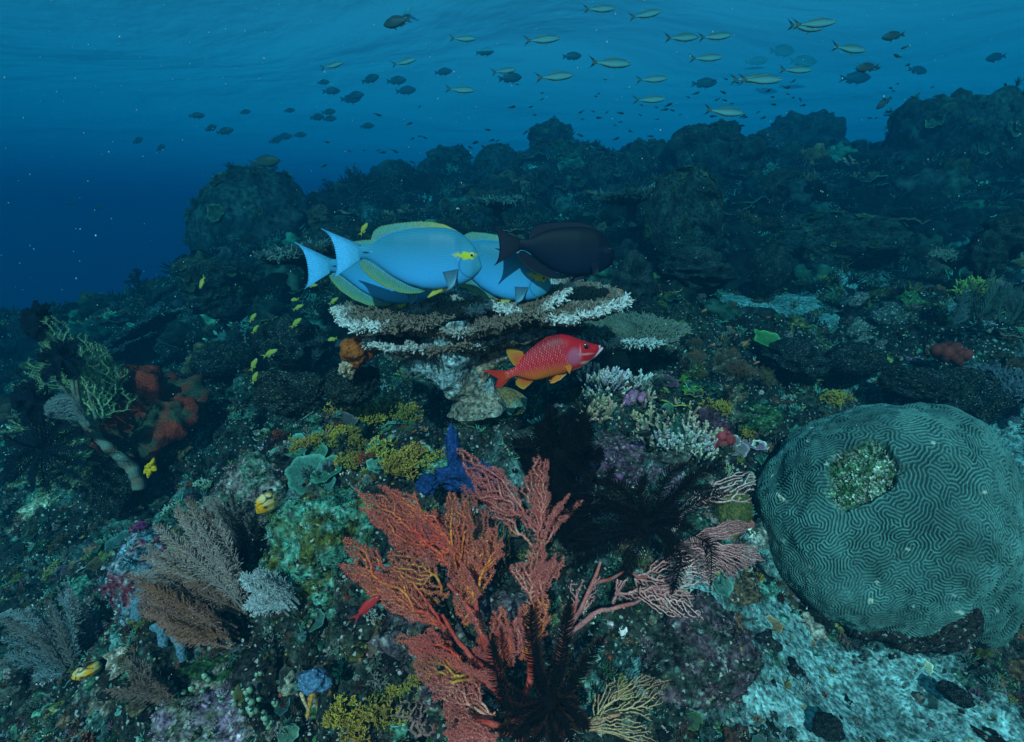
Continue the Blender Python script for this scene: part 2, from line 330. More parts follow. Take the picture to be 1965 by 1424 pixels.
def t_plume(seed, l=1.0, n=26, bl=.22, bend=.3, r=.012):      # feather-like frond, side branchlets in one plane
    g = np.random.default_rng(seed); s = np.linspace(0, 1, 9); P = np.stack([bend * s ** 2, .06 * np.sin(s * 4 + seed), l * s], -1); mb = MB()
    tube(mb, P, r * np.linspace(1.3, .5, 9), 3, (.8,) * 3)
    t = np.repeat(np.linspace(.12, .98, n), 2); sd = np.tile([1, -1], n)
    o = np.stack([np.interp(t, s, P[:, i]) for i in range(3)], -1); L = bl * np.sin(np.clip(t * 1.05, 0, 1) ** .7 * np.pi) ** .6 * g.uniform(.7, 1.1, 2 * n) + .02
    d = nrm(np.stack([sd * .75, g.normal(0, .18, 2 * n), .75 + 0 * t], -1)); e = o + d * L[:, None]; m_ = o + d * L[:, None] * .5 + np.array([0, 0, .0])
    segs(mb, o, e, r * .6, r * .4, 3, (.85,) * 3, (1.25,) * 3)
    for q in (.35, .6, .85):
        oo = o + d * (L * q)[:, None]; dd = nrm(d + np.stack([-sd * .5, 0 * t, .6 + 0 * t], -1)); segs(mb, oo, oo + dd * (L * .3)[:, None], r * .45, r * .35, 3, (1.,) * 3, (1.4,) * 3)
    return mb.arrays()
TPL = {
 'lump': [t_lump(i, 3, .62, 2.0) for i in range(4)], 'grit': [t_lump(40 + i, 2, .6, 2.2) for i in range(3)], 'tuft': [t_tuft(i) for i in range(4)], 'thick': [t_tuft(20 + i, 12, .8, .11, 1.1, .3, 4) for i in range(3)],
 'branchy': [t_branchy(i, 4, .36, .06) for i in range(4)], 'fingers': [t_fingers(i, 16, .5, .1, .8, 4) for i in range(3)], 'plate': [t_plate(i) for i in range(4)],
 'balls': [t_balls(i) for i in range(3)], 'plume': [t_plume(i) for i in range(3)]}
PAL = {'teal': (.07, .17, .125), 'olive': (.13, .13, .03), 'brown': (.13, .075, .04), 'purple': (.12, .06, .09), 'rust': (.26, .05, .02), 'grey': (.26, .24, .19), 'pale': (.5, .48, .4),
       'dark': (.03, .035, .03), 'green': (.04, .10, .035), 'pink': (.42, .17, .22), 'blue': (.06, .12, .26), 'yellow': (.4, .3, .03), 'mauve': (.3, .16, .2)}
def cover(name, rng, kinds, n, region, size, cols, mat, sink=.25, keep=None, upright=.35):
    """ground cover nobody could count: one object of many copies of small templates"""
    mb = MB(); x, y = region(rng, n); s = size(rng, y); sd_ = sand(x, y)
    ok = rng.uniform(0, 1, n) > sd_ * .92
    if keep is not None: ok &= keep(x, y)
    x, y, s = x[ok], y[ok], s[ok]; z = ground(x, y); e = .04 * np.maximum(y, .5)
    nv = nrm(np.stack([-(ground(x + e, y) - ground(x - e, y)) / (2 * e), -(ground(x, y + e) - ground(x, y - e)) / (2 * e), np.ones_like(x)], -1))
    names = list(cols); wts = np.array([cols[c] for c in names], float); ci = rng.choice(len(names), len(x), p=wts / wts.sum())
    # colours come in patches: shift the draw by a slow noise
    ci = np.where(rng.uniform(0, 1, len(x)) < .78, np.searchsorted(np.cumsum(wts / wts.sum()), np.clip((np.floor((vnoise(np.stack([x * 5 / np.maximum(y, .7), y * 5 / np.maximum(y, .7), 0 * x], -1), 71) + 1) * 48) * .618034) % 1, 0, .999)), ci)
    Cc = np.array([PAL[c] for c in names])[ci] * np.clip(np.exp(rng.normal(-.3, .65, (len(x), 1))), .15, 2.2) * rng.uniform(.85, 1.15, (len(x), 3))
    kk = [t for k_, w in kinds.items() for t in TPL[k_] for _ in range(w)]; ki = rng.integers(0, len(kk), len(x)); an = rng.uniform(0, 6.28, len(x))
    for t in range(len(kk)):
        i = np.where(ki == t)[0]
        if len(i) == 0: continue
        M = np.stack([rot_to(nv[q] * (1 - upright) + np.array([0, 0, upright]) + rng.normal(0, .18, 3)) @ rotz(an[q]) * s[q] * rng.uniform(.8, 1.25, 3) for q in i])
        scatter(mb, kk[t], M, np.stack([x[i], y[i], z[i] - sink * s[i]], -1), Cc[i])
    return tag(mb.build(name, mat), kind="stuff")
def reg(y0, y1, xs=1.2, x0=0):
    def f(rng, n):
        y = np.exp(rng.uniform(np.log(y0), np.log(y1), n)); return rng.uniform(-1, 1, n) * xs * (y + .15) + x0, y
    return f
def sz(a, b, k=.8):
    return lambda rng, y: np.exp(rng.uniform(np.log(a), np.log(b), len(y))) * y ** k
R_ = np.random.default_rng(11)
notpit = lambda x, y: ~(((x + .23) / .26) ** 2 + ((y - 1.95) / .42) ** 2 < 1) & ~(((x - .10) / .15) ** 2 + ((y - 1.58) / .22) ** 2 < 1)
cover("encrusting_growth", R_, {'lump': 1}, 2000, reg(.5, 3.2), sz(.012, .042), {'teal': 2.5, 'olive': .8, 'brown': 2, 'purple': .25, 'grey': 1, 'dark': 4, 'green': .6}, M_ROCK, .5, notpit)
cover("reef_grit", R_, {'grit': 1}, 5000, reg(.5, 2.6), sz(.004, .013), {'teal': 2.5, 'brown': 2, 'purple': .3, 'grey': 2, 'dark': 3, 'rust': .4, 'pale': .6}, M_ROCK, .3, notpit)
cover("algae_turf", R_, {'tuft': 1, 'thick': 1}, 6500, reg(.5, 3.4), sz(.008, .030), {'teal': 3, 'olive': 1.3, 'brown': 2, 'green': .5, 'dark': 2, 'mauve': .3}, M_TURF, .12, notpit)
cover("small_coral_growth", R_, {'branchy': 2, 'fingers': 1, 'plate': 1, 'plume': 1}, 3800, reg(.5, 3.4), sz(.008, .032), {'teal': 3, 'olive': 1.3, 'brown': 1.6, 'grey': 1.5, 'pale': .4, 'purple': .2, 'dark': 1.5, 'rust': .25}, M_CORAL, .1, notpit)
cover("coral_crumbs", R_, {'balls': 1, 'grit': 1}, 4200, reg(.5, 3.0), sz(.0020, .0055), {'pale': .8, 'grey': 2, 'pink': .5, 'rust': .5, 'yellow': .25, 'teal': 1, 'mauve': .5}, M_CORAL, .0, notpit)
cover("fine_growth", R_, {'branchy': 2, 'fingers': 2, 'plume': 2, 'thick': 1, 'plate': 1}, 5200, reg(.52, 1.7, 1.1), sz(.006, .022), {'teal': 3, 'olive': 1.2, 'brown': 2, 'grey': 1.5, 'pale': .35, 'dark': 1.5, 'rust': .35, 'green': .5, 'mauve': .4}, M_CORAL, .1, notpit)
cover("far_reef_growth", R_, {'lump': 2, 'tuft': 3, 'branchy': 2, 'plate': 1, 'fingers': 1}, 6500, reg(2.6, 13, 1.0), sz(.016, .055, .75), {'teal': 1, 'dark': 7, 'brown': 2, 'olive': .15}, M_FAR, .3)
# ------------------------------------------------------------------ fish
def smooth1(v, n=2):
    for _ in range(n): v = np.r_[v[0], (v[:-2] + 2 * v[1:-1] + v[2:]) / 4, v[-1]]
    return v
class FishShape:
    """outline (top and bottom edge, tail end to snout) turned into a round body facing +X"""
    def __init__(s, top, bot, wid, ns=70, k=28, nose=.12):
        top = np.array(top, float); bot = np.array(bot, float); top = top[np.argsort(top[:, 0])]; bot = bot[np.argsort(bot[:, 0])]
        x0 = max(top[0, 0], bot[0, 0]); x1 = max(top[-1, 0], bot[-1, 0]); t = np.linspace(0, 1, ns); u = np.sin(t * np.pi / 2) ** 1.0; u = .55 * t + .45 * u
        s.x = x0 + (x1 - x0) * u; s.t = smooth1(np.interp(s.x, top[:, 0], top[:, 1])); s.b = smooth1(np.interp(s.x, bot[:, 0], bot[:, 1]))
        s.zc = (s.t + s.b) / 2; s.h = np.maximum((s.t - s.b) / 2, 1e-4); w = np.interp(u, *zip(*wid)); s.w = smooth1(np.minimum(w, s.h * 1.0), 3); s.k = k
    def body(s, colf):
        a = np.linspace(0, 2 * np.pi, s.k, endpoint=False); ca, sa = np.cos(a), np.sin(a)
        Y = s.w[:, None] * np.sign(ca) * np.abs(ca) ** .8; Z = s.zc[:, None] + s.h[:, None] * sa; X = np.repeat(s.x[:, None], s.k, 1)
        V = np.stack([X, Y, Z], -1).reshape(-1, 3); mb = MB(); Q = grid_quads(len(s.x), s.k, True)
        e0, e1 = len(V), len(V) + 1; V = np.concatenate([V, [[s.x[0], 0, s.zc[0]], [s.x[-1] + s.h[-1] * .4, 0, s.zc[-1]]]])
        i = np.arange(s.k); j = (i + 1) % s.k; b = (len(s.x) - 1) * s.k
        T = np.concatenate([np.stack([i * 0 + e0, j, i], -1), np.stack([i * 0 + e1, b + i, b + j], -1)])
        mb.add(V, Q, T, colf(V[:, 0], V[:, 2])); return mb
    def side(s, x, z, out=0):
        zc, h, w = (np.interp(x, s.x, q) for q in (s.zc, s.h, s.w)); return w * np.sqrt(max(0, 1 - ((z - zc) / h) ** 2)) + out
def fin(base, edge, colf, th=.006, nu=22, nv=7, y0=0.0, flare=0.0, ray=.5, bow=0.0):
    """a fin from its root line to its outer edge, thick at the root, with rays"""
    def res(p, n):
        p = np.array(p, float); d = np.r_[0, np.cumsum(np.linalg.norm(np.diff(p, axis=0), axis=1))]; q = np.linspace(0, d[-1], n)
        r = np.stack([np.interp(q, d, p[:, 0]), np.interp(q, d, p[:, 1])], -1)
        return np.stack([smooth1(r[:, 0], 1), smooth1(r[:, 1], 1)], -1)
    b, e = res(base, nu), res(edge, nu); v = np.linspace(0, 1, nv)[:, None, None]; G = b * (1 - v) + e * v
    rays = ray * th * .5 * np.cos(np.arange(nu) * np.pi)[None] * np.ones((nv, 1)); t = th * (1 - .75 * v[..., 0]) * .5
    yo = y0 + flare * v[..., 0] + bow * np.sin(v[..., 0] * np.pi) + 0 * rays
    F = np.stack([G[..., 0], yo + t + rays, G[..., 1]], -1); K = np.stack([G[..., 0], yo - t + rays, G[..., 1]], -1)
    C = colf(np.broadcast_to(np.linspace(0, 1, nu)[None], (nv, nu)), np.broadcast_to(v[..., 0], (nv, nu))).reshape(-1, 3)
    mb = MB(); q = grid_quads(nv, nu); mb.add(F.reshape(-1, 3), q, None, C); mb.add(K.reshape(-1, 3), q[:, ::-1], None, C)
    idx = np.r_[np.arange(nu), (np.arange(1, nv)) * nu + nu - 1, (nv - 1) * nu + np.arange(nu - 2, -1, -1), np.arange(nv - 2, 0, -1) * nu]
    n = nv * nu; i2 = np.roll(idx, -1); mb.V.append(np.zeros((0, 3))); mb.C.append(np.zeros((0, 3)))
    mb.Q.append(np.stack([idx, i2, i2 + n, idx + n], -1)); return mb
def mixc(a, b, t): t = np.clip(np.asarray(t, float), 0, 1)[..., None]; return np.asarray(a, float) * (1 - t) + np.asarray(b, float) * t
def const(c): return lambda u, v: np.broadcast_to(np.asarray(c, float), u.shape + (3,))
def eye(root, x, z, y, r, iris, name='eye'):
    V, T = ICO[2]
    for sgn in (-1, 1):
        e = MB().add(V * np.array([r, r * .45, r]) + np.array([x, sgn * y, z]), None, T, iris).build(name, M_EYE, root)
        MB().add(V * np.array([r * .58, r * .3, r * .66]) + np.array([x, sgn * (y + r * .26), z]), None, T, (.004, .004, .006)).build('pupil', M_EYE, e)
def norm_pts(pts, cx, cz, s): return [((x - cx) / s, -(y - cz) / s) for x, y in pts]

# --- surgeonfish, drawn in the unit length of the fish
def sg(p): return norm_pts(p, 1090, 405, 1585)
SG_TOP = sg([(670,262),(690,270),(745,272),(800,262),(900,203),(1050,143),(1200,115),(1400,101),(1520,104),(1600,118),(1680,152),(1750,207),(1810,278),(1850,350),(1875,430),(1884,470)])
SG_BOT = sg([(670,408),(690,402),(740,405),(790,428),(850,468),(1000,578),(1150,656),(1300,698),(1400,705),(1500,698),(1600,680),(1700,648),(1780,606),(1840,553),(1872,510),(1884,490)])
SG_W = [(0, .018), (.08, .024), (.3, .06), (.6, .085), (.8, .08), (.93, .05), (1, .012)]
def surgeon_colours(pal):
    def body(x, z):
        c = mixc(pal['belly'], pal['back'], (z + .12) / .22)
        st = .5 + .5 * np.sin(z * 420 + 1.2 * np.sin(x * 9) + x * 30); c = c * (.84 + .16 * st)[:, None]
        head = np.clip((x - .36) / .1, 0, 1); c = mixc(c, pal['head'], head * .75)
        ex, ez = sg([(1790, 362)])[0]; d = np.sqrt(((x - ex + .025) / .055) ** 2 + ((z - ez + .002) / .017) ** 2); c = mixc(c, pal['eye'], (1.35 - d + .5 * vnoise(np.stack([x * 60, z * 60, 0 * x], -1), 4)) * 3)
        gx, gz = sg([(1820, 460)])[0]; rr = np.sqrt(((x - gx) / .09) ** 2 + ((z - gz) / .078) ** 2)       # the dark line of the gill cover
        c = mixc(c, pal['line'], (1 - np.abs(rr - 1) / .06) * (x < gx + .0) * (z < gz + .05) * .9)
        px_, pz = sg([(745, 342)])[0]; c = mixc(c, (.01, .01, .02), 1.4 - np.sqrt(((x - px_) / .022) ** 2 + ((z - pz) / .006) ** 2))
        return c
    return body
SURG = dict(belly=(.08, .46, .88), back=(.03, .21, .31), head=(.06, .29, .37), eye=(.62, .58, .02), line=(.01, .06, .25), fin=(.10, .27, .22), finedge=(.22, .34, .05), front=(.36, .30, .03), tail=(.10, .48, .82), tailroot=(.07,.36,.52))
DARK = dict(belly=(.006, .014, .040), back=(.004, .007, .014), head=(.004, .007, .018), eye=(.012, .014, .03), line=(.002, .002, .004), fin=(.010, .012, .025), finedge=(.008, .01, .018), front=(.010, .012, .02), tail=(.012, .014, .03), tailroot=(.01, .012, .02))
def surgeonfish(label, pal, group=None):
    r = thing('surgeonfish', label, 'surgeonfish', group=group); fs = FishShape(SG_TOP, SG_BOT, SG_W, 170, 150)
    MF, MN = (M_FISH, M_FIN) if pal is SURG else (M_DARKFISH, M_DARKFISH)
    fs.body(surgeon_colours(pal)).build('body', MF, r)
    def dors(u, v):
        c = mixc(pal['fin'], pal['front'], (u - .45) * 2.2); c = c * (.88 + .2 * (np.arange(u.shape[1]) % 2))[None, :, None]
        c = mixc(c, (.03, .25, .75) if pal is SURG else pal['fin'], (.22 - v) * 9 * (u > .03)); c = mixc(c, pal['line'], (.12 - v) * 30 * (u > .02)); return mixc(c, pal['finedge'], (v - .9) * 6)
    fin(sg([(800,275),(900,215),(1050,155),(1200,127),(1400,112),(1550,118),(1650,150)]), sg([(792,255),(796,205),(825,135),(895,88),(1050,62),(1250,46),(1400,49),(1530,76),(1655,138)]), dors, .014, 60, 10).build('dorsal_fin', MN, r)
    def anal(u, v):
        c = pal['fin'] * np.ones(u.shape + (1,)); c = c * (.78 + .3 * (np.arange(u.shape[1]) % 2))[None, :, None]
        c = mixc(c, (.18, .6, .95) if pal is SURG else pal['fin'], (.12 - v) * 14); c = mixc(c, pal['finedge'], (v - .55) * 1.6); return mixc(c, (.03, .05, .02), (v - .93) * 12)
    fin(sg([(690,415),(740,410),(800,445),(1000,585),(1200,685),(1320,700)]), sg([(658,455),(682,505),(760,592),(900,682),(1050,736),(1150,747),(1260,740),(1335,708)]), anal, .012, 60, 10).build('anal_fin', MN, r)
    def tail(u, v): return mixc(pal['tailroot'], pal['tail'], v * 1.6) * (.85 + .22 * (np.arange(u.shape[1]) % 2))[None, :, None]
    fin(sg([(695,275),(705,300),(712,335),(708,370),(698,400)]), sg([(300,112),(352,148),(395,200),(418,270),(430,350),(432,430),(425,500),(402,560),(366,607)]), tail, .022, 46, 12, ray=.35).build('tail_fin', MN, r)
    pc = (lambda u, v: mixc((.05, .12, .18), (.10, .26, .34), u)) if pal is SURG else const(pal['fin'])
    w = fs.side(*sg([(1650, 520)])[0])
    for s_ in (-1, 1):
        fin(sg([(1672,490),(1668,520),(1655,555)]), sg([(1528,515),(1545,560),(1568,640),(1582,685),(1600,672),(1625,655),(1645,630)]), pc, .006, 24, 6, s_ * (w - .002), s_ * .055, .5, s_ * .01).build('pectoral_fin', MN, r)
        fin(sg([(1500,690),(1440,702),(1400,705)]), sg([(1490,715),(1400,760),(1338,785),(1345,760)]), const(pal['front'] if pal is SURG else pal['fin']), .006, 14, 5, s_ * .02, s_ * .02).build('pelvic_fin', MN, r)
    ex, ez = sg([(1797, 362)])[0]; eye(r, ex, ez, fs.side(ex, ez) - .002, .0155, (.75, .62, .30) if pal is SURG else (.02, .02, .03)); return r
def place_fish(r, px, py, Y, lenpx, yaw=0, pitch=0, roll=0):
    L = lenpx * mpp(px, py, Y); r.location = tuple(at(px, py, Y)); r.rotation_euler = (math.radians(roll), -math.radians(pitch), math.radians(yaw)); r.scale = (L,) * 3
f1 = surgeonfish("large pale blue surgeonfish with a yellow eye patch, whole and nearest above the table coral", SURG, "surgeonfish above the table coral"); place_fish(f1, 771, 497, 1.30, 307, -3, 0)
f2 = dup(f1, label="pale blue surgeonfish mostly hidden behind the largest one, its tail showing", group="surgeonfish above the table coral"); place_fish(f2, 708, 525, 1.52, 290, -5, -2)
f3 = dup(f1, label="pale blue surgeonfish between the largest one and the dark one, head in shadow", group="surgeonfish above the table coral"); place_fish(f3, 925, 508, 1.50, 275, -10, -14)
f4 = surgeonfish("near-black surgeonfish overlapping the blue ones, right of the group above the table coral", DARK, "surgeonfish above the table coral"); place_fish(f4, 1060, 482, 1.40, 245, 4, -2)

# --- red squirrelfish
def sq(p): return norm_pts(p, 1000, 500, 1610)
SQ_TOP = sq([(480,650),(540,632),(600,605),(640,575),(690,500),(750,412),(850,322),(950,248),(1050,192),(1150,160),(1240,150),(1350,166),(1450,206),(1550,246),(1650,280),(1740,300),(1765,330)])
SQ_BOT = sq([(480,785),(540,755),(600,728),(660,720),(740,745),(820,770),(900,778),(1000,758),(1150,716),(1300,682),(1400,655),(1500,620),(1600,555),(1680,480),(1740,405),(1765,365)])
def squirrelfish():
    r = thing('squirrelfish', "red and orange squirrelfish with pale scale rows under the table coral", 'squirrelfish'); fs = FishShape(SQ_TOP, SQ_BOT, [(0,.02),(.15,.03),(.4,.075),(.65,.09),(.82,.075),(.95,.045),(1,.02)], 420, 150)
    red, org, pale = np.array((.66, .006, .014)), np.array((.84, .17, .008)), np.array((.90, .34, .36))
    def colf(x, z):
        base = np.interp(x, [-.35, 0, .3, .5], [-.15, -.05, -.01, .02]) ; c = mixc(red, org, (base - z) / .13 + .30)
        hx, hz = sq([(1290, 430)])[0]; head = np.clip((x + .35 * (z - hz) - hx) / .02, 0, 1)
        a = x * .93 + z * .37; b = -x * .37 + z * .93                                   # scale rows run with the tilted body
        row = b / .0175; k = np.floor(row); f = row - k; g = a / .0215 + .5 * (k % 2); g = g - np.floor(g)
        edge = np.clip(1 - np.abs(np.sqrt((g - .15) ** 2 * 1.3 + (f - .5) ** 2 * .9) - .42) / .16, 0, 1) * (g > .3)
        edge = edge * (.62 + .38 * np.sin(k * 12.9 + np.floor(a / .0215 + .5 * (k % 2)) * 78.2)); c = c * (1 - .5 * np.clip((z - base - .08) / .12, 0, 1))[:, None]
        mid = np.clip(1.2 - np.abs(z - base - .09) / .16, .25, 1) * (x > -.31)
        c = mixc(c, pale, edge * mid * (1 - head)); c = mixc(c, red * .45, (1 - head) * (x > -.31) * np.clip(1 - g / .2, 0, 1) * .55)
        c = mixc(c, red * .9, head * .85)
        for (px_, py_, rx, ry, ccol, am) in [(1400, 430, .062, .072, (.52, .09, .15), .9), (1560, 520, .05, .016, (.7, .3, .25), .6), (1560, 400, .075, .010, (.75, .25, .22), .4), (1480, 360, .008, .05, (.72, .22, .2), .4)]:
            q = sq([(px_, py_)])[0]; c = mixc(c, ccol, (1.25 - np.sqrt(((x - q[0]) / rx) ** 2 + ((z - q[1]) / ry) ** 2)) * 2 * am)
        jx = sq([(1600, 545)])[0]; c = mixc(c, (.7, .42, .45), head * np.clip((np.interp(x, fs.x, fs.b) + .03 - z) / .02, 0, 1) * .8); return c
    fs.body(colf).build('body', M_FISH, r)
    V, T = ICO[3]
    for nm, p0, p1, rr in (('upper_jaw', (1660, 470), (1768, 318), .016), ('lower_jaw', (1660, 490), (1806, 345), .014)):
        a_, b_ = sq([p0, p1]); P = np.stack([np.linspace(a_[0], b_[0], 7), np.zeros(7), np.linspace(a_[1], b_[1], 7)], -1)
        mb = MB(); tube(mb, P, rr * np.array([.7, 1, 1.1, 1.1, 1.05, .95, .7]), 12, (.72, .36, .42)); mb.V[0][:, 1] *= 1.5; mb.build(nm, M_FISH, r)
    tl = lambda u, v: mixc((.72, .05, .012), (.70, .022, .012), v) * (.88 + .2 * (np.arange(u.shape[1]) % 2))[None, :, None]
    fin(sq([(545,640),(500,655),(480,700),(470,730)]), sq([(200,625),(215,640),(300,690),(385,742)]), tl, .02, 22, 8).build('tail_fin', M_FIN, r)
    fin(sq([(470,690),(482,735),(500,770),(545,748)]), sq([(390,745),(375,790),(350,845),(335,868),(440,862)]), tl, .02, 22, 8).build('tail_fin', M_FIN, r)
    oc = lambda u, v: mixc((.66, .06, .012), (.50, .24, .02), v * .9) * (.8 + .3 * (np.arange(u.shape[1]) % 2))[None, :, None]
    fin(sq([(648,580),(690,505),(745,425)]), sq([(600,562),(545,480),(500,375),(505,340),(560,336),(640,350),(725,376)]), oc, .012, 26, 7).build('dorsal_fin', M_FIN, r)
    fin(sq([(780,420),(900,300),(1050,205),(1200,165)]), sq([(790,385),(910,270),(1050,180),(1200,150)]), const(red * .8), .012, 26, 4).build('spiny_dorsal_fin', M_FIN, r)
    fin(sq([(672,735),(760,760),(870,790)]), sq([(628,790),(632,835),(680,880),(738,910),(800,860),(862,800)]), oc, .012, 26, 7).build('anal_fin', M_FIN, r)
    for s_ in (-1, 1):
        fin(sq([(1330,680),(1260,688),(1200,695)]), sq([(1240,760),(1140,812),(1088,815),(1090,790),(1130,730)]), lambda u, v: mixc((.68, .17, .012), (.85, .6, .5), (.1 - u) * 12), .010, 18, 6, s_ * .02, s_ * .015).build('pelvic_fin', M_FIN, r)
        w = fs.side(*sq([(1270, 560)])[0])
        fin(sq([(1255,540),(1262,500),(1290,478)]), sq([(1345,665),(1375,560),(1330,500)]), lambda u, v: mixc((.68, .14, .012), (.8, .5, .5), (u - .9) * 8), .008, 16, 6, s_ * (w - .003), s_ * .012).build('pectoral_fin', M_FIN, r)
    ex, ez = sq([(1560, 305)])[0]; eye(r, ex, ez, fs.side(ex, ez) - .003, .034, (.30, .02, .02)); return r
place_fish(squirrelfish(), 1042, 691, 1.22, 229, 4, 0)

# --- schooling and small fish: made once in unit length, then copied
def simple_fish(name, label, cat, top, bot, wid, back, belly, tailp, finp, eyer=.022, tips=None, tailc=None, ns=40, k=16, dors=None, anal=None, pelv=True, colf=None, eyex=None, lw=1):
    r = thing(name, label, cat); fs = FishShape(top, bot, wid, ns, k); bl, bk = np.array(belly), np.array(back)
    fs.body(colf or (lambda x, z: mixc(bl, bk, (z - np.interp(x, fs.x, fs.zc)) / (np.interp(x, fs.x, fs.h)) * .9 + .45))).build('body', M_FISH, r)
    tc = np.array(tailc if tailc is not None else back)
    tf = lambda u, v: mixc(np.broadcast_to(tc, u.shape + (3,)), tips if tips is not None else tc, (v - .38) * 9 * (np.abs(u - .5) > .16))
    fin(*tailp, tf, .012, 26, 8).build('tail_fin', M_FIN, r)
    if dors: fin(*dors, const(finp), .008, 20, 5).build('dorsal_fin', M_FIN, r)
    if anal: fin(*anal, const(finp), .008, 16, 5).build('anal_fin', M_FIN, r)
    if pelv:
        xp = .12; b = np.interp(xp, fs.x, fs.b)
        for s_ in (-1, 1): fin([(xp + .04, b + .01), (xp, b + .01)], [(xp - .02, b - .05), (xp - .07, b - .06)], const(finp), .006, 8, 4, s_ * .012, s_ * .015).build('pelvic_fin', M_FIN, r)
    x = eyex or (fs.x[-1] - .085); z = np.interp(x, fs.x, fs.zc) + np.interp(x, fs.x, fs.h) * .3; eye(r, x, z, fs.side(x, z) - eyer * .2, eyer, (.35, .36, .34)); return r
# fusilier: slim, forked tail with black tips
FUS = simple_fish('fusilier', '', 'fusilier', [(-.30,.022),(-.2,.035),(0,.082),(.15,.098),(.3,.085),(.42,.048),(.48,.012)], [(-.30,-.02),(-.2,-.04),(0,-.092),(.15,-.1),(.3,-.082),(.42,-.045),(.48,-.005)],
 [(0,.012),(.3,.04),(.65,.058),(.9,.04),(1,.008)], (.03,.11,.12), (.22,.44,.44), ([(-.29,.022),(-.305,0),(-.29,-.02)], [(-.52,.15),(-.44,.085),(-.385,.0),(-.44,-.085),(-.5,-.13)]), (.10,.16,.14), .023, (.004,.004,.006), (.06,.10,.09),
 dors=([(-.12,.055),(.1,.092),(.2,.092)], [(-.14,.075),(.08,.118),(.16,.115)]), anal=([(-.16,-.05),(0,-.09)], [(-.18,-.075),(-.02,-.105)]))
# generic reef fish seen as a grey shape in the open water
OVAL = simple_fish('reef_fish', '', 'reef fish', [(-.28,.045),(-.2,.06),(0,.145),(.15,.175),(.3,.15),(.42,.08),(.48,.02)], [(-.28,-.045),(-.2,-.06),(0,-.14),(.15,-.165),(.3,-.135),(.42,-.075),(.48,-.02)],
 [(0,.015),(.3,.05),(.6,.075),(.9,.05),(1,.012)], (.03,.045,.05), (.06,.085,.085), ([(-.27,.045),(-.29,0),(-.27,-.045)], [(-.47,.12),(-.42,.06),(-.40,0),(-.42,-.06),(-.47,-.12)]), (.03,.04,.045), .02,
 dors=([(-.22,.06),(0,.14),(.2,.165)], [(-.26,.11),(0,.195),(.17,.2)]), anal=([(-.22,-.06),(-.05,-.125)], [(-.27,-.11),(-.08,-.175)]))
# small slender yellow-green anthias / damsel
ANT = simple_fish('anthias', '', 'anthias', [(-.26,.04),(-.15,.06),(.05,.13),(.2,.145),(.33,.115),(.43,.055),(.47,.01)], [(-.26,-.04),(-.15,-.06),(.05,-.12),(.2,-.13),(.33,-.10),(.43,-.05),(.47,-.01)],
 [(0,.012),(.3,.045),(.6,.065),(.9,.045),(1,.01)], (.42,.34,.03), (.60,.48,.10), ([(-.25,.04),(-.27,0),(-.25,-.04)], [(-.53,.14),(-.42,.06),(-.38,0),(-.42,-.06),(-.52,-.13)]), (.45,.36,.04), .03, tailc=(.45,.36,.05), ns=26, k=12,
 dors=([(-.18,.055),(.05,.125),(.2,.14)], [(-.22,.10),(.03,.19),(.17,.185)]), anal=([(-.18,-.055),(0,-.105)], [(-.23,-.11),(-.05,-.165)]), pelv=False)
def recolour(proto, name, cat, f):
    r = dup(proto); r.name = name; r["category"] = cat
    for ch in r.children:
        if not ch.name.startswith('eye'):
            ch.data = ch.data.copy(); a = ch.data.color_attributes["Col"].data; c = np.zeros(len(a) * 4, np.float32); a.foreach_get("color", c); c = c.reshape(-1, 4); c[:, :3] = f(c[:, :3]); a.foreach_set("color", c.ravel())
    return r
ORG = recolour(ANT, 'anthias', 'anthias', lambda c: c * np.array([1.3, .42, 1.0]))
REDF = recolour(ANT, 'anthias', 'anthias', lambda c: c * np.array([1.1, .08, .6]))
# far tiny fish: one small mesh each
def tiny_mesh():
    fs = FishShape([(-.3,.04),(-.1,.10),(.15,.15),(.35,.10),(.48,.01)], [(-.3,-.04),(-.1,-.10),(.15,-.15),(.35,-.10),(.48,-.01)], [(0,.02),(.5,.07),(1,.01)], 12, 8)
    mb = fs.body(lambda x, z: np.tile(np.array([.02, .028, .025]), (len(x), 1))); t = fin([(-.29,.04),(-.3,0),(-.29,-.04)], [(-.5,.13),(-.41,0),(-.5,-.13)], const((.045,.05,.035)), .02, 8, 3); mb.add(*t.arrays()); return mb
def put(proto, px, py, Y, lenpx, yaw, pitch, label, group=None, first=[set()]):
    r = proto if proto.name not in first[0] else dup(proto); first[0].add(proto.name)
    place_fish(r, px, py, Y, lenpx, yaw, pitch)
    r["label"] = label
    if group: r["group"] = group
    return r
G1 = "fusiliers streaming over the reef"
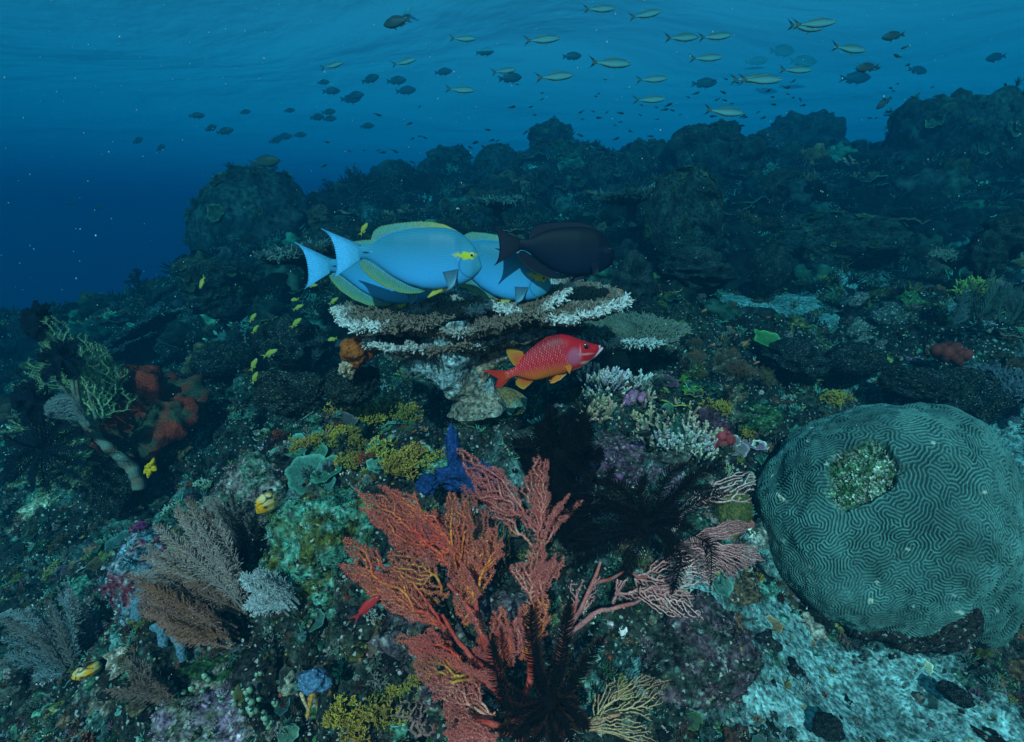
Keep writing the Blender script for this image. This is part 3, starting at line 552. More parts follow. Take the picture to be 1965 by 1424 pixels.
FUSL = [  # px, py, Y, length, pitch, label
 (1150,17,3.0,66,3,"fusilier at the top edge, nearer the middle of the photo"),(1238,28,3.0,66,10,"fusilier just below and right of the topmost one"),(888,74,3.1,55,-2,"darker fusilier highest on the bright water, tail fork open"),
 (1040,76,2.8,73,4,"fusilier alone midway between the bright water patch and the top edge pair"),(775,119,3.2,52,12,"dark fusilier leftmost but one, climbing, over the bright water"),(636,126,3.4,48,12,"leftmost dark fusilier, climbing, over open blue water"),
 (967,136,3.2,52,10,"fusilier with a grey shadowy fish close under its belly"),(1171,121,2.4,88,0,"large silver fusilier, black tail tips, middle of the stream"),(1064,147,2.5,78,5,"pale fusilier left of and below the large silver one"),
 (883,172,3.0,61,-3,"lowest fusilier on the left side of the stream"),(1251,152,2.9,64,2,"fusilier lower middle of the stream, higher of two stacked"),(1246,191,2.9,66,1,"fusilier lower middle of the stream, lower of two stacked"),
 (1308,72,2.7,74,5,"fusilier leading nose to tail before another at the upper right"),(1372,70,2.7,68,5,"fusilier following nose to tail behind another at the upper right"),(1355,111,2.7,68,2,"fusilier beneath the nose to tail pair"),
 (1563,45,2.4,82,1,"upper fusilier of the overlapping pair near the top right"),(1545,52,2.6,80,-1,"lower fusilier of the overlapping pair near the top right, half hidden"),(1629,93,2.5,78,-3,"single fusilier at the right end of the stream"),
 (1459,153,2.4,84,-2,"front silver fusilier of the overlapping lower right pair"),(1440,151,2.6,78,2,"hidden fusilier of the overlapping lower right pair, only tail clear"),(1527,134,2.9,64,-2,"fusilier just right of the overlapping lower pair"),(1389,214,2.2,82,-4,"lowest and brightest fusilier, close above the far domed corals")]
for px_, py_, Y, ln, pt, lb in FUSL: put(FUS, px_, py_, Y, ln, R_.uniform(-12, 12), pt, lb, G1)
G2 = "grey fish in the open water"
for i, (px_, py_, Y, ln, yaw, pt, lb) in enumerate([(763,42,3.6,60,180,-8,"dark oval fish heading left on the brightest water"),(785,18,5,34,180,-50,"faint fish rising behind the dark oval fish"),(377,222,4.2,30,0,5,"dark round fish highest in the left water group"),
 (404,246,4.2,30,0,15,"dark fish left of a close pair in the left water"),(431,252,4.2,36,0,12,"dark fish right of a close pair in the left water"),(264,270,4.2,28,0,18,"dark fish furthest left of the middle water group"),(308,284,4.2,26,0,22,"dark fish low in the left water beside the furthest left one"),
 (1715,69,3.5,44,180,-8,"dark fish alone in the upper right water"),(1912,110,5,42,180,-10,"faded fish at the right edge of the water"),(1697,197,3.6,34,180,-40,"dark fish diving beside the tall right reef wall"),(1665,130,3.2,46,180,-4,"black round triggerfish shape above the right reef wall"),
 (620,158,5.5,26,0,5,"grey fish directly under the leftmost fusilier"),(710,152,5.2,40,0,15,"grey fish between the two leftmost fusiliers"),(760,155,5.8,42,0,4,"faded grey fish right of the leftmost fusiliers"),(635,175,5.5,36,0,6,"small grey fish left of a faded stack"),
 (680,184,6,40,0,8,"faded fish in a stack over blue water, upper"),(672,190,6.4,44,0,2,"faded fish in a stack over blue water, lower"),(778,174,6,42,0,6,"faded grey fish below the one right of the fusiliers"),(850,138,6,36,0,8,"faded grey fish left of the fusilier with a shadow"),
 (978,150,5,50,0,8,"grey fish close under a fusilier's belly"),(930,100,6,38,0,6,"faint fish between the bright water and the silver fusilier"),(1097,108,6,40,0,4,"faint fish behind the large silver fusilier"),(630,215,5.5,30,0,6,"faded fish over the stack of three lower left of the stream"),
 (608,225,5.6,34,0,3,"faded fish, left of the stack of three"),(632,228,5.8,30,0,3,"faded fish, right of the stack of three"),(575,259,5.6,28,0,6,"grey fish right end of the faint row above the domed boulder"),(545,262,5.8,34,0,4,"grey fish middle of the faint row above the domed boulder"),(528,270,5.9,30,0,10,"grey fish left end of the faint row above the domed boulder"),
 (704,242,5.5,30,0,6,"grey fish alone over the slope left of the tiny shoal"),(470,215,6.2,24,0,6,"faint fish between the left pair and the stack of three"),(555,212,6.2,24,0,5,"faint fish just left of the stack of three"),(134,390,4.8,20,0,15,"small dark fish far left above the drop-off"),(188,398,4.8,20,0,10,"small dark fish right of the far left one above the drop-off"),
 (1500,98,7,60,0,3,"very faint large fish behind the overlapping upper right pair"),(1540,118,7,60,0,0,"very faint fish under the very faint large one"),(1350,160,6.5,50,0,0,"very faint fish behind the lower right fusiliers"),(1640,150,6.6,60,0,0,"very faint fish under the black round fish"),(1450,118,6.5,44,0,2,"very faint fish above the overlapping lower right pair"),(1760,135,6.2,40,0,-8,"very faint fish right of the black round fish")]):
    put(OVAL, px_, py_, Y * (1.0 if Y < 3.9 else 2.1), ln, yaw + R_.uniform(-15, 15), pt, lb, G2)
GRP = recolour(OVAL, 'grouper', 'grouper', lambda c: c * np.array([1.0, 1.0, .8])); put(GRP, 507, 311, 3.6, 62, 8, 8, "spotted dark grouper hovering just above the domed boulder")
CHK = recolour(OVAL, 'checkered_fish', 'reef fish', lambda c: c * np.array([2., 2.2, 1.2])); put(CHK, 912, 664, 1.48, 85, 15, 4, "dark finely checkered fish sheltering between the table coral's plate and stalk")
BLK = recolour(OVAL, 'damselfish', 'damselfish', lambda c: c * .12); put(BLK, 1234, 832, 1.22, 40, 0, 0, "small black damselfish over the brown staghorn coral")
BUT = recolour(OVAL, 'butterflyfish', 'butterflyfish', lambda c: np.tile(np.array([[.62, .62, .45]]), (len(c), 1))); put(BUT, 1160, 562, 1.9, 52, 10, 0, "pale butterflyfish with orange bar peeking over the table coral's right rim")
G3 = "yellow-green anthias on the left slope"
for a in [(388,542,1.9,36,150,-50,"largest yellow-green anthias, alone, nosing down high on the left slope"),(485,610,2.2,24,20,50,"upper anthias of the bright pair left of the table coral"),(490,632,2.2,22,20,48,"lower anthias of the bright pair left of the table coral"),(572,590,2.2,24,15,25,"anthias nearest under the hidden surgeonfish's tail"),
 (568,620,2.2,30,15,40,"anthias rising midway between the bright pair and the table coral"),(505,733,1.9,24,20,60,"anthias rightmost of two over the orange-tipped coral"),(489,725,1.9,28,20,62,"anthias leftmost of two over the orange-tipped coral"),(518,678,2.1,34,10,25,"orange-backed anthias in a trio low on the left slope"),(487,700,2.0,30,15,60,"yellow anthias steepest in the trio low on the left slope"),
 (640,578,2.2,24,20,35,"anthias touching the table coral's left tip"),(566,575,2.4,22,160,-10,"yellow anthias darkest, above the midway one"),(598,548,2.3,24,10,5,"green anthias between the surgeonfish tails and the slope"),(698,440,1.75,30,20,55,"white and yellow wrasse-like fish above the surgeonfish tail"),(638,651,2.2,26,160,-15,"green anthias left of the orange sponge"),
 (58,1395,1.25,28,90,70,"yellow fish hanging head up in the bottom left corner"),(62,1330,1.3,20,80,70,"dull fish above the yellow one in the bottom left corner")]:
    put(ANT, *a, G3)
G4 = "orange anthias behind the table coral"
for a in [(1264,604,2.6,20,10,0,"orange anthias furthest left, beside the coral table's right rim"),(1278,590,2.6,16,10,0,"orange anthias above the furthest left one"),(1310,588,2.7,16,200,10,"orange anthias midway along the sandy patch edge"),(1324,610,2.5,26,170,-20,"pale orange anthias largest near the sandy patch"),(1350,598,2.6,18,0,40,"orange anthias upright near the sandy patch"),
 (1286,622,2.5,16,10,10,"orange anthias low, above the bushy soft coral"),(1385,648,2.2,20,60,50,"orange anthias upper of the group left of the green plate"),(1412,645,2.2,14,80,60,"reddest anthias left of the green plate"),(1432,658,2.2,22,200,-40,"red-orange anthias touching the green plate's left edge"),(1427,675,2.2,14,0,20,"small orange anthias under the green plate"),
 (1452,696,2.1,14,0,20,"small orange anthias right of the bushy soft coral"),(1407,722,2.0,14,20,20,"small orange anthias over the bushy soft coral, lowest"),(1184,558,2.3,26,0,0,"orange anthias just right of the butterflyfish"),(1212,577,2.3,20,180,-15,"orange anthias past the table coral's right tip"),(1368,662,2.2,12,0,0,"smallest orange anthias left of the green plate")]:
    put(ORG, *a, G4)
put(REDF, 703, 1166, .86, 70, 25, 35, "deep red anthias tilted up beside the red sea fan"); put(REDF, 540, 1187, .98, 26, 60, 60, "small red fish below the feathery hydroids")
G5 = "tiny dark fish milling above the far reef"
tm = tiny_mesh(); tproto = None
tr = np.random.default_rng(5); pts = []
while len(pts) < 215:
    px_, py_ = tr.uniform(600, 1560), tr.uniform(150, 420)
    c = abs(py_ - (372 - (px_ - 600) * .22 if px_ < 1150 else 245 - (px_ - 1150) * .06)); 
    if tr.uniform() < math.exp(-(c / 75) ** 2): pts.append((px_, py_))
for i in range(14): pts.append((tr.uniform(1640, 1800), tr.uniform(90, 240)))
for i in range(10): pts.append((tr.uniform(330, 480), tr.uniform(370, 470)))
for px_, py_ in pts:
    if tproto is None: o = tproto = tm.build('tiny_fish', M_FISH)
    else: o = tproto.copy(); COL.objects.link(o)
    place_fish(o, px_, py_, tr.uniform(3.4, 5.5), tr.uniform(8, 17), tr.choice([0, 0, 180]) + tr.uniform(-35, 35), tr.uniform(-25, 35)); tag(o, "tiny dark fish in the loose shoal above the far reef", "small fish", G5)
# ------------------------------------------------------------------ brain coral: a labyrinth of real ridges grown by a Swift-Hohenberg pattern
def labyrinth(n=384, waves=60, steps=150, seed=3):
    g = np.random.default_rng(seed); u = g.normal(0, .1, (n, n)); k = np.fft.fftfreq(n) * n / waves
    k2 = (k[:, None] ** 2 + (k[None] ** 2)[:, :]); L = 1 / (1 - .5 * (.6 - (1 - k2) ** 2))
    for _ in range(steps): u = np.real(np.fft.ifft2(np.fft.fft2(u - .5 * u ** 3) * L))
    return u / np.abs(u).max()
def bilerp(G, x, y):
    n = G.shape[0]; x = x % n; y = y % n; i = np.floor(x).astype(int); j = np.floor(y).astype(int); a, b = x - i, y - j; i2, j2 = (i + 1) % n, (j + 1) % n; i %= n; j %= n
    return (G[j, i] * (1 - a) + G[j, i2] * a) * (1 - b) + (G[j2, i] * (1 - a) + G[j2, i2] * a) * b
def brain_coral():
    C = at(1692, 1005, 1.36); R = .352; ax = nrm(np.array([.04, -.40, .9])); Mx = rot_to(ax); Mx = np.stack([nrm(np.cross([0, 1., .2], ax)), np.cross(ax, nrm(np.cross([0, 1., .2], ax))), ax], 1)
    r = thing('brain_coral', "huge green brain coral dome with meandering ridges above the pale sand", 'brain coral', (C[0], C[1], C[2] - .3))
    nr, nf = 390, 1420; f = np.linspace(0, 2 * np.pi, nf, endpoint=False)[None]; t = np.linspace(0.0, 1, nr)[:, None]
    def dirpx(px, py, Y): v = Mx.T @ (at(px, py, Y) - C); return np.arctan2(v[1], v[0])
    fn = dirpx(1825, 1130, 1.1); fl = dirpx(1925, 1215, 1.12); fs_ = dirpx(1640, 1190, 1.05)
    dw = lambda a, b: np.angle(np.exp(1j * (a - b)))
    tm_ = 1.72 + .10 * np.sin(f * 5 + 1) + .05 * np.sin(f * 13) - .42 * np.exp(-(dw(f, fn) / .27) ** 2) + .50 * np.exp(-(dw(f, fl) / .24) ** 2) - .07 * np.exp(-(dw(f, fs_) / .05) ** 2)
    th = t * tm_
    rad = R * (1 + .05 * np.sin(2 * f + 1.0) * np.sin(th) + .03 * np.cos(3 * f) * np.sin(th) ** 2 + .24 * np.exp(-(dw(f, fl) / .34) ** 2) * np.clip(th - .8, 0, 1) ** 1.5)
    d = np.stack([np.sin(th) * np.cos(f), np.sin(th) * np.sin(f), np.cos(th) + 0 * f], -1)
    rad = rad * (1 + .08 * vnoise(d * 1.7 + 3, 5)) * (1 - .10 * np.clip(th - 1.45, 0, 1) * 2)
    G = labyrinth(); sc = 384 / (60 * .0080)
    warp = .012 * fbm(d * 2.2, 2, 9); pu = (th * R * np.cos(f) + warp); pv = (th * R * np.sin(f) + .012 * fbm(d * 2.2 + 9, 2, 12))
    h = bilerp(G, pu * sc, pv * sc); h = np.tanh(h * (1.5 + 1.3 * vnoise(d * 6, 31)))
    local = np.einsum('ij,abj->abi', Mx, d)
    # the dead patch on the upper left of the dome
    pc = at(1628, 868, 1.12); pd = nrm(pc - C); a_ = nrm(np.cross(pd, UP)); b_ = np.cross(a_, pd)
    du = (local - pd) @ a_; dv = (local - pd) @ b_; facing = (local @ pd) > .4
    ang = .6; q = np.sqrt(((du * np.cos(ang) + dv * np.sin(ang)) / .17) ** 2 + ((-du * np.sin(ang) + dv * np.cos(ang)) / .25) ** 2) + .22 * fbm(local * 7, 3, 44)
    dead = np.clip((1 - q) * 9, 0, 1) * facing
    fine = fbm(local * 60, 3, 5) ; speck = np.clip((vnoise(local * 120, 8) - .18) * 4, 0, 1)
    hh = .0026 * h * (1 - dead) + .011 * fbm(local * 4.5, 3, 66) + dead * (-.022 + .005 * fine + .004 * speck)
    # a short crack
    local = local * np.where(local[..., :1] > 0, np.array([.78, 1, 1]) + .22 * np.clip(-local[..., 2:] * 1.5 + .1, 0, 1) * np.array([1, 0, 0]), np.array([1., 1, 1]))
    local = local * (1 + .10 * np.clip(d[..., 2:], 0, 1) ** 2)
    V = C + local * (rad + hh)[..., None]
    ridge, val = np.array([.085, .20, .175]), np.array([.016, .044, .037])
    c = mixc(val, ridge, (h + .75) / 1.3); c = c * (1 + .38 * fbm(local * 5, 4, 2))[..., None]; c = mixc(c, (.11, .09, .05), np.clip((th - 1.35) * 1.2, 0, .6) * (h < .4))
    cd = mixc((.05, .12, .05), (.12, .13, .06), fbm(local * 14, 2, 3)); cd = mixc(cd, (.46, .50, .44), speck * (vnoise(local * 25, 6) > -.35)); c = mixc(c, cd, dead)
    pale = np.clip((vnoise(local * 15, 91) - .84) * 12, 0, 1); c = mixc(c, (.5, .5, .38), pale * (1 - dead))
    Q = grid_quads(nr, nf, True)
    fq = dead.reshape(-1)[Q].mean(1) > .5
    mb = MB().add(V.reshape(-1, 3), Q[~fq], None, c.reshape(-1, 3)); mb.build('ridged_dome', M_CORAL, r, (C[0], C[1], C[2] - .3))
    mb = MB().add(V.reshape(-1, 3), Q[fq], None, c.reshape(-1, 3)); o = mb.build('dead_patch', M_ROCK, r, (C[0], C[1], C[2] - .3)); o["label"] = "dead hollow crusted green and speckled white"
    # worn underside and foot
    u = np.linspace(0, 1, 14)[:, None, None]; rim = V[-1][None]; foot = C + np.array([0, .02, -.42]) + (rim - C) * np.array([.45, .45, 0]); P = rim * (1 - u) + foot * u; P[1:-1] += (fbm(P[1:-1] * 12, 3, 4) * .03)[..., None] * np.array([1, 1, .3])
    MB().add(P.reshape(-1, 3), grid_quads(14, nf, True), None, (.035, .03, .025)).build('underside', M_ROCK, r, (C[0], C[1], C[2] - .3))
    # ragged ridged skirt pieces left on the sand under the lip
    for k, (px_, py_, Y, w) in enumerate([]):
        p = at(px_, py_, Y); n1, n2 = 60, 160; U, W = np.meshgrid(np.linspace(-1, 1, n2), np.linspace(0, 1, n1)); s = w * mpp(px_, py_, Y)
        X = p[0] + U * s; Z = p[2] + .014 - W * .045 + .008 * np.sin(U * 5 + k); Yy = p[1] + .02 + .02 * U ** 2 - .02 * np.sin(W * 2.5); hh = np.tanh(bilerp(G, X * sc, W * .045 * sc * .6 + k * 50) * 2.2)
        MB().add(np.stack([X, Yy - .004 * hh, Z], -1), grid_quads(n1, n2), None, mixc(val, ridge, (hh + .75) / 1.3).reshape(-1, 3)).build('lower_skirt', M_CORAL, r, (C[0], C[1], C[2] - .3))
brain_coral()

# ------------------------------------------------------------------ table coral
def table_plate(cx, cy, cz, rx, ry, tilt_x, tilt_y, cup, seed, n_br, tipcol, edge=.55, notch=None, len_=.025, branch=True, base=(.13, .086, .06)):
    """an irregular shallow plate bristling with branchlets, whitest along its rim; returns one mesh"""
    g = np.random.default_rng(seed); na, nr = 120, 16; a = np.linspace(0, 2 * np.pi, na, endpoint=False)
    R = 1 + .10 * vnoise(np.stack([np.cos(a) * 2 + seed, np.sin(a) * 2, 0 * a], -1), seed) + .05 * vnoise(np.stack([np.cos(a) * 6, np.sin(a) * 6, 0 * a + seed], -1), seed + 2)
    if notch:
        for (na_, nw, nd) in notch: R = R * (1 - nd * np.exp(-(np.angle(np.exp(1j * (a - na_))) / nw) ** 2))
    def surf(r, ang):
        Rr = np.interp(ang % (2 * np.pi), np.r_[a, 2 * np.pi], np.r_[R, R[0]]); x = rx * r * Rr * np.cos(ang); y = ry * r * Rr * np.sin(ang)
        z = cup * (r ** 1.6 - .6) + x * tilt_x + y * tilt_y + .012 * vnoise(np.stack([x * 16, y * 16, 0 * x + seed], -1), seed) * r
        return np.stack([cx + x, cy + y, cz + z], -1)
    r = np.linspace(.06, 1, nr)[:, None] * np.ones((1, na)); A = np.ones((nr, 1)) * a; top = surf(r, A); bot = top - np.array([0, 0, 1]) * (.010 + .035 * (1 - r) ** 1.5)[..., None]
    wob = .006 * fbm(top * 40, 3, seed); top = top + wob[..., None]; bot = bot - np.abs(wob)[..., None] * np.array([0, 0, 1.6])
    mb = MB(); cb = np.array(base); col = cb * (.75 + .35 * fbm(top * 25, 2, 3))[..., None]; mb.add(top.reshape(-1, 3), grid_quads(nr, na, True), None, (col * .8).reshape(-1, 3)); mb.add(bot.reshape(-1, 3), grid_quads(nr, na, True)[:, ::-1], None, (col * 1.1).reshape(-1, 3))
    i = np.arange(na); j = (i + 1) % na; mb.add(np.concatenate([top[-1], bot[-1]]), np.stack([i, i + na, j + na, j], -1), None, cb)
    # struts below
    for q in range(50):
        an = g.uniform(0, 6.28); r0, r1 = sorted(g.uniform(.2, 1, 2)); P = surf(np.linspace(r0, r1, 5), np.linspace(an, an + g.uniform(-.15, .15), 5)) - np.array([0, 0, .02]); tube(mb, P, g.uniform(.004, .009), 5, cb * g.uniform(.7, 1.4))
    rr = np.sqrt(g.uniform(0, 1, n_br)); ne = int(n_br * edge); rr[:ne] = g.uniform(.90, 1.02, ne); an = g.uniform(0, 6.28, n_br); P = surf(rr, an)
    out = np.stack([np.cos(an) * rr, np.sin(an) * rr * 1.0, .75 + 0 * an], -1); out[:, 2] -= .35 * (rr > .9); d = nrm(out + g.normal(0, .22, (n_br, 3))); L = len_ * g.uniform(.55, 1.2, n_br) * (.9 + .25 * (rr > .88))
    patch = vnoise(P * 11, seed + 8); white = np.clip((rr - .88) * 12, 0, 1) * np.clip((patch + .05) * 4, .05, 1); white = np.maximum(white, np.clip((patch - .5) * 4, 0, .7) * .6)
    c0 = cb * (1 + .2 * patch)[:, None]; ct = mixc(cb * 1.6, tipcol, white); M_ = P + d * (L * .6)[:, None]; E = P + d * L[:, None]; rad = .0042 * g.uniform(.7, 1.25, n_br)
    segs(mb, P, M_, rad * 1.1, rad, 5, c0, mixc(c0, ct, .6)); segs(mb, M_, E, rad, rad * .5, 5, mixc(c0, ct, .6), ct); segs(mb, E, E + d * rad[:, None] * .4, rad * .5, rad * .05, 5, ct)
    for k in range(4):                                              # side nubs
        t = g.uniform(.25, .9, n_br); dd = nrm(d * .6 + g.normal(0, .6, (n_br, 3))); O = P + d * (L * t)[:, None]; E2 = O + dd * (L * .42)[:, None]; segs(mb, O, E2, rad * .8, rad * .4, 4, mixc(c0, ct, .5), ct)
    return mb
def table_coral():
    B = at(893, 770, 1.47); O = B
    r = thing('table_coral', "wide tiered table coral with white branchlet rims on a pale twisted stalk", 'table coral', O)
    tip = (.74, .71, .66); k = mpp(900, 600, 1.5)
    def pl(name, px, py, Y, rxp, ry, **kw): p = at(px, py, Y); return table_plate(p[0], p[1], p[2], rxp * mpp(px, py, Y), ry, **kw).build(name, M_CORAL, r, O)
    pl('plate', 797, 598, 1.52, 136, .21, tilt_x=.02, tilt_y=.08, cup=.01, seed=4, n_br=3300, edge=.40, tipcol=tip, notch=[(5.6, .5, .35)])
    pl('plate', 1065, 582, 1.52, 116, .22, tilt_x=.04, tilt_y=.07, cup=.01, seed=9, n_br=3300, edge=.40, tipcol=tip, notch=[(3.9, .5, .2)])
    pl('plate', 950, 604, 1.46, 130, .15, tilt_x=.26, tilt_y=.12, cup=.03, seed=21, n_br=1300, tipcol=tip)
    pl('plate', 850, 654, 1.48, 128, .16, tilt_x=.03, tilt_y=.05, cup=.035, seed=14, n_br=1100, tipcol=(.6, .56, .52), edge=.7)
    # flaring underside (a rough inverted cone), stalk and side arm
    def swept(name, pts, rads, col, mat, seed, amp=.22, k_=40, ell=1.0):
        P = np.array([at(*p) for p in pts]); n = 60; s = np.linspace(0, len(P) - 1, n); PP = np.stack([smooth1(np.interp(s, np.arange(len(P)), P[:, i]), 6) for i in range(3)], -1); R = smooth1(np.interp(s, np.arange(len(P)), rads), 6)
        mb = MB(); tube(mb, PP, R, k_, (1, 1, 1)); V = mb.V[0]; c = np.repeat(PP, k_, 0); c = np.concatenate([c, PP[-1:]]); nz = fbm(V * 18, 4, seed); V2 = c + (V - c) * (1 + amp * nz)[:, None] * np.array([1, ell, 1]); pt = fbm(V * 9, 3, seed + 5)
        mb.V[0] = V2; mb.C[0] = mixc(np.array(col), np.array(col) * np.array([1.0, .62, .45]), pt * 1.6 + .35) * (1 + .35 * nz)[:, None]; return mb.build(name, mat, r, O)
    swept('stalk', [(908,790,1.44),(902,755,1.44),(888,728,1.43),(868,695,1.43),(850,672,1.45)], [.085, .055, .058, .085, .10], (.24, .31, .31), M_ROCK, 3, .34)
    swept('side_arm', [(900,745,1.45),(925,712,1.44),(955,682,1.43),(1010,655,1.44),(1060,638,1.46)], [.035, .03, .026, .032, .02], (.26, .27, .25), M_ROCK, 8, .3)
    swept('stalk_lobe', [(850,715,1.44),(838,705,1.43),(828,692,1.43)], [.045, .04, .02], (.25, .28, .27), M_ROCK, 11, .25)
    # ribbed underside between the stalk and the plates
    na, nr = 90, 14; a = np.linspace(0, 2 * np.pi, na, endpoint=False)[None]; t = np.linspace(0, 1, nr)[:, None]; c0 = at(880, 690, 1.47); c1 = at(915, 640, 1.50); R = .05 + t ** 1.3 * .27
    X = c0[0] * (1 - t) + c1[0] * t + R * np.cos(a) * (1.0); Y = c0[1] * (1 - t) + c1[1] * t + R * .55 * np.sin(a); Z = c0[2] * (1 - t) + c1[2] * t + .018 * np.cos(a) * t + .006 * np.sin(a * 23) * t; P = np.stack([X, Y, Z], -1); P += (.010 * fbm(P * 30, 3, 2))[..., None]
    MB().add(P.reshape(-1, 3), grid_quads(nr, na, True), None, (np.array([.19, .125, .09]) * (1 + .5 * fbm(P * 22, 3, 6))[..., None]).reshape(-1, 3)).build('underside', M_ROCK, r, O)
table_coral()
def small_table(label, px, py, Y, rxp, ry, seed, tipcol, n=900, tx=0., ty=.1, base=(.10, .11, .08), stalk=45, edge=.5, len_=.024):
    p = at(px, py, Y); s = mpp(px, py, Y); O = at(px, py + stalk, Y); r = thing('table_coral', label, 'table coral', O)
    table_plate(p[0], p[1], p[2], rxp * s, ry, tx, ty, .02, seed, n, tipcol, edge, len_=len_ * Y / 1.5, base=base).build('plate', M_CORAL, r, O)
    mb = MB(); P = np.stack([np.linspace(O[0], p[0], 8), np.linspace(O[1], p[1], 8), np.linspace(O[2] - .05, p[2], 8)], -1); tube(mb, P, s * rxp * np.array([.3, .22, .16, .15, .16, .2, .3, .42]), 16, np.array(base) * 1.2); mb.V[0] += (.02 * fbm(mb.V[0] * 20, 2, 4))[:, None]; mb.build('stalk', M_SPONGE, r, O)
small_table("small grey-green table coral with white right tip, behind the red squirrelfish", 1185, 638, 1.85, 105, .18, 33, (.62, .66, .62), 1500, .04, .12)
small_table("tiny mushroom-like table coral on the right slope below the pillowy coral", 1838, 496, 2.7, 27, .08, 35, (.3, .36, .32), 300, stalk=28, len_=.018)
small_table("edge-on dark table coral on the far slope above the dark surgeonfish", 1212, 378, 3.6, 56, .22, 37, (.28, .36, .34), 500, .14, .08, (.04, .05, .045), 40)
small_table("dim short table coral on the far slope, left of the edge-on one", 958, 392, 3.8, 30, .2, 38, (.3, .38, .36), 300, 0, .06, (.04, .05, .045), 30)
small_table("dark table coral with faint pale specks, left of the surgeonfish tails", 590, 485, 2.5, 62, .22, 39, (.22, .3, .27), 700, .12, .1, (.03, .04, .035), 50)
small_table("long tilted plate coral, upper of two on the dim left slope", 278, 632, 3.0, 62, .2, 41, (.14, .22, .24), 260, .55, .05, (.03, .045, .05), 40, .8, .012)
small_table("long tilted plate coral, lower of two on the dim left slope", 245, 668, 2.9, 52, .2, 42, (.14, .22, .24), 240, .5, .05, (.03, .045, .05), 40, .8, .012)
small_table("grey bristly table coral at the right picture edge beside the brain coral", 1950, 745, 1.9, 40, .12, 43, (.20, .22, .24), 500, .1, .2, (.06, .07, .08), 40)

# ------------------------------------------------------------------ sea fans: branches grown in a sheet, thickened towards the root
def grow(g, L, w, step, dmin, pbr=.10, focus=1.0, open_=.5, flame=True, wig=.22):
    """2-D branch growth inside an envelope: returns nodes and parents"""
    cell = dmin; grid = {}; N = [(0., 0.)]; Pn = [-1]; tips = [(0, math.pi / 2, 0)]
    def near(x, y, skip):
        i, j = int(x // cell), int(y // cell)
        for a in (i - 1, i, i + 1):
            for b in (j - 1, j, j + 1):
                for q in grid.get((a, b), ()):
                    if q not in skip and (N[q][0] - x) ** 2 + (N[q][1] - y) ** 2 < dmin * dmin: return True
        return False
    def half(v):
        t = v / L
        return w * (np.clip(t * 2.6, .12, 1) * np.clip((1.02 - t) * 2.2, 0, 1) ** .7 if flame else math.sin(min(max(t, .02), 1) ** open_ * math.pi) ** .5 + .05)
    ph = g.uniform(0, 6, 4); half0 = half; half = lambda v: half0(v) * (.82 + .26 * math.sin(v / L * 9 + ph[0]) + .20 * math.sin(v / L * 23 + ph[1]))
    starts = int(max(1, w / dmin * .9)) if flame else 1
    for q in range(starts): N.append(((q - (starts - 1) / 2) / max(starts, 1) * w * .5, step * .5)); Pn.append(0); tips.append((len(N) - 1, math.pi / 2 - N[-1][0] / w * .8, 1))
    tries = 0
    while len(N) < 5200 and tries < 14000:
        if not tips:                       # fill the gaps: side shoots from branches already there
            tries += 40
            for n in g.integers(1, len(N), 40): q = Pn[n]; b = math.atan2(N[n][1] - N[q][1], N[n][0] - N[q][0]); tips.append((int(n), b + g.choice([-1, 1]) * g.uniform(.5, .9), 3))
        new = []
        for (n, dr, age) in tips:
            x, y = N[n]; fd = math.atan2(y + focus * L, x + 1e-6); dr = dr * .80 + fd * .20 + g.normal(0, wig); nx, ny = x + math.cos(dr) * step, y + math.sin(dr) * step
            if abs(dr - fd) > .85 and age > 1: continue
            if ny > L * 1.02 or ny < -.02 * L or abs(nx) > half(ny): continue
            par = {n, Pn[n]} | ({Pn[Pn[n]]} if Pn[n] >= 0 else set()) | {q for q in new_n.get(n, ())} if False else {n, Pn[n], Pn[Pn[n]] if Pn[n] >= 0 else -1}
            sib = {k for k in range(max(0, len(N) - 3), len(N)) if Pn[k] == n}
            if near(nx, ny, par | sib): continue
            N.append((nx, ny)); Pn.append(n); k = len(N) - 1; grid.setdefault((int(nx // cell), int(ny // cell)), []).append(k)
            if g.uniform() < pbr + (.5 if age < 3 and n < 40 else 0) or age > 9:
                s = g.uniform(.35, .75); new += [(k, dr + s, 0), (k, dr - s * g.uniform(.4, 1), 0)]
            else: new.append((k, dr, age + 1))
        g.shuffle(new); tips = [(int(a), float(b), int(c)) for a, b, c in new]
    N = np.array(N); Pn = np.array(Pn); sz_ = np.ones(len(N))
    for i in range(len(N) - 1, 0, -1): sz_[Pn[i]] += sz_[i]
    return N, Pn, sz_
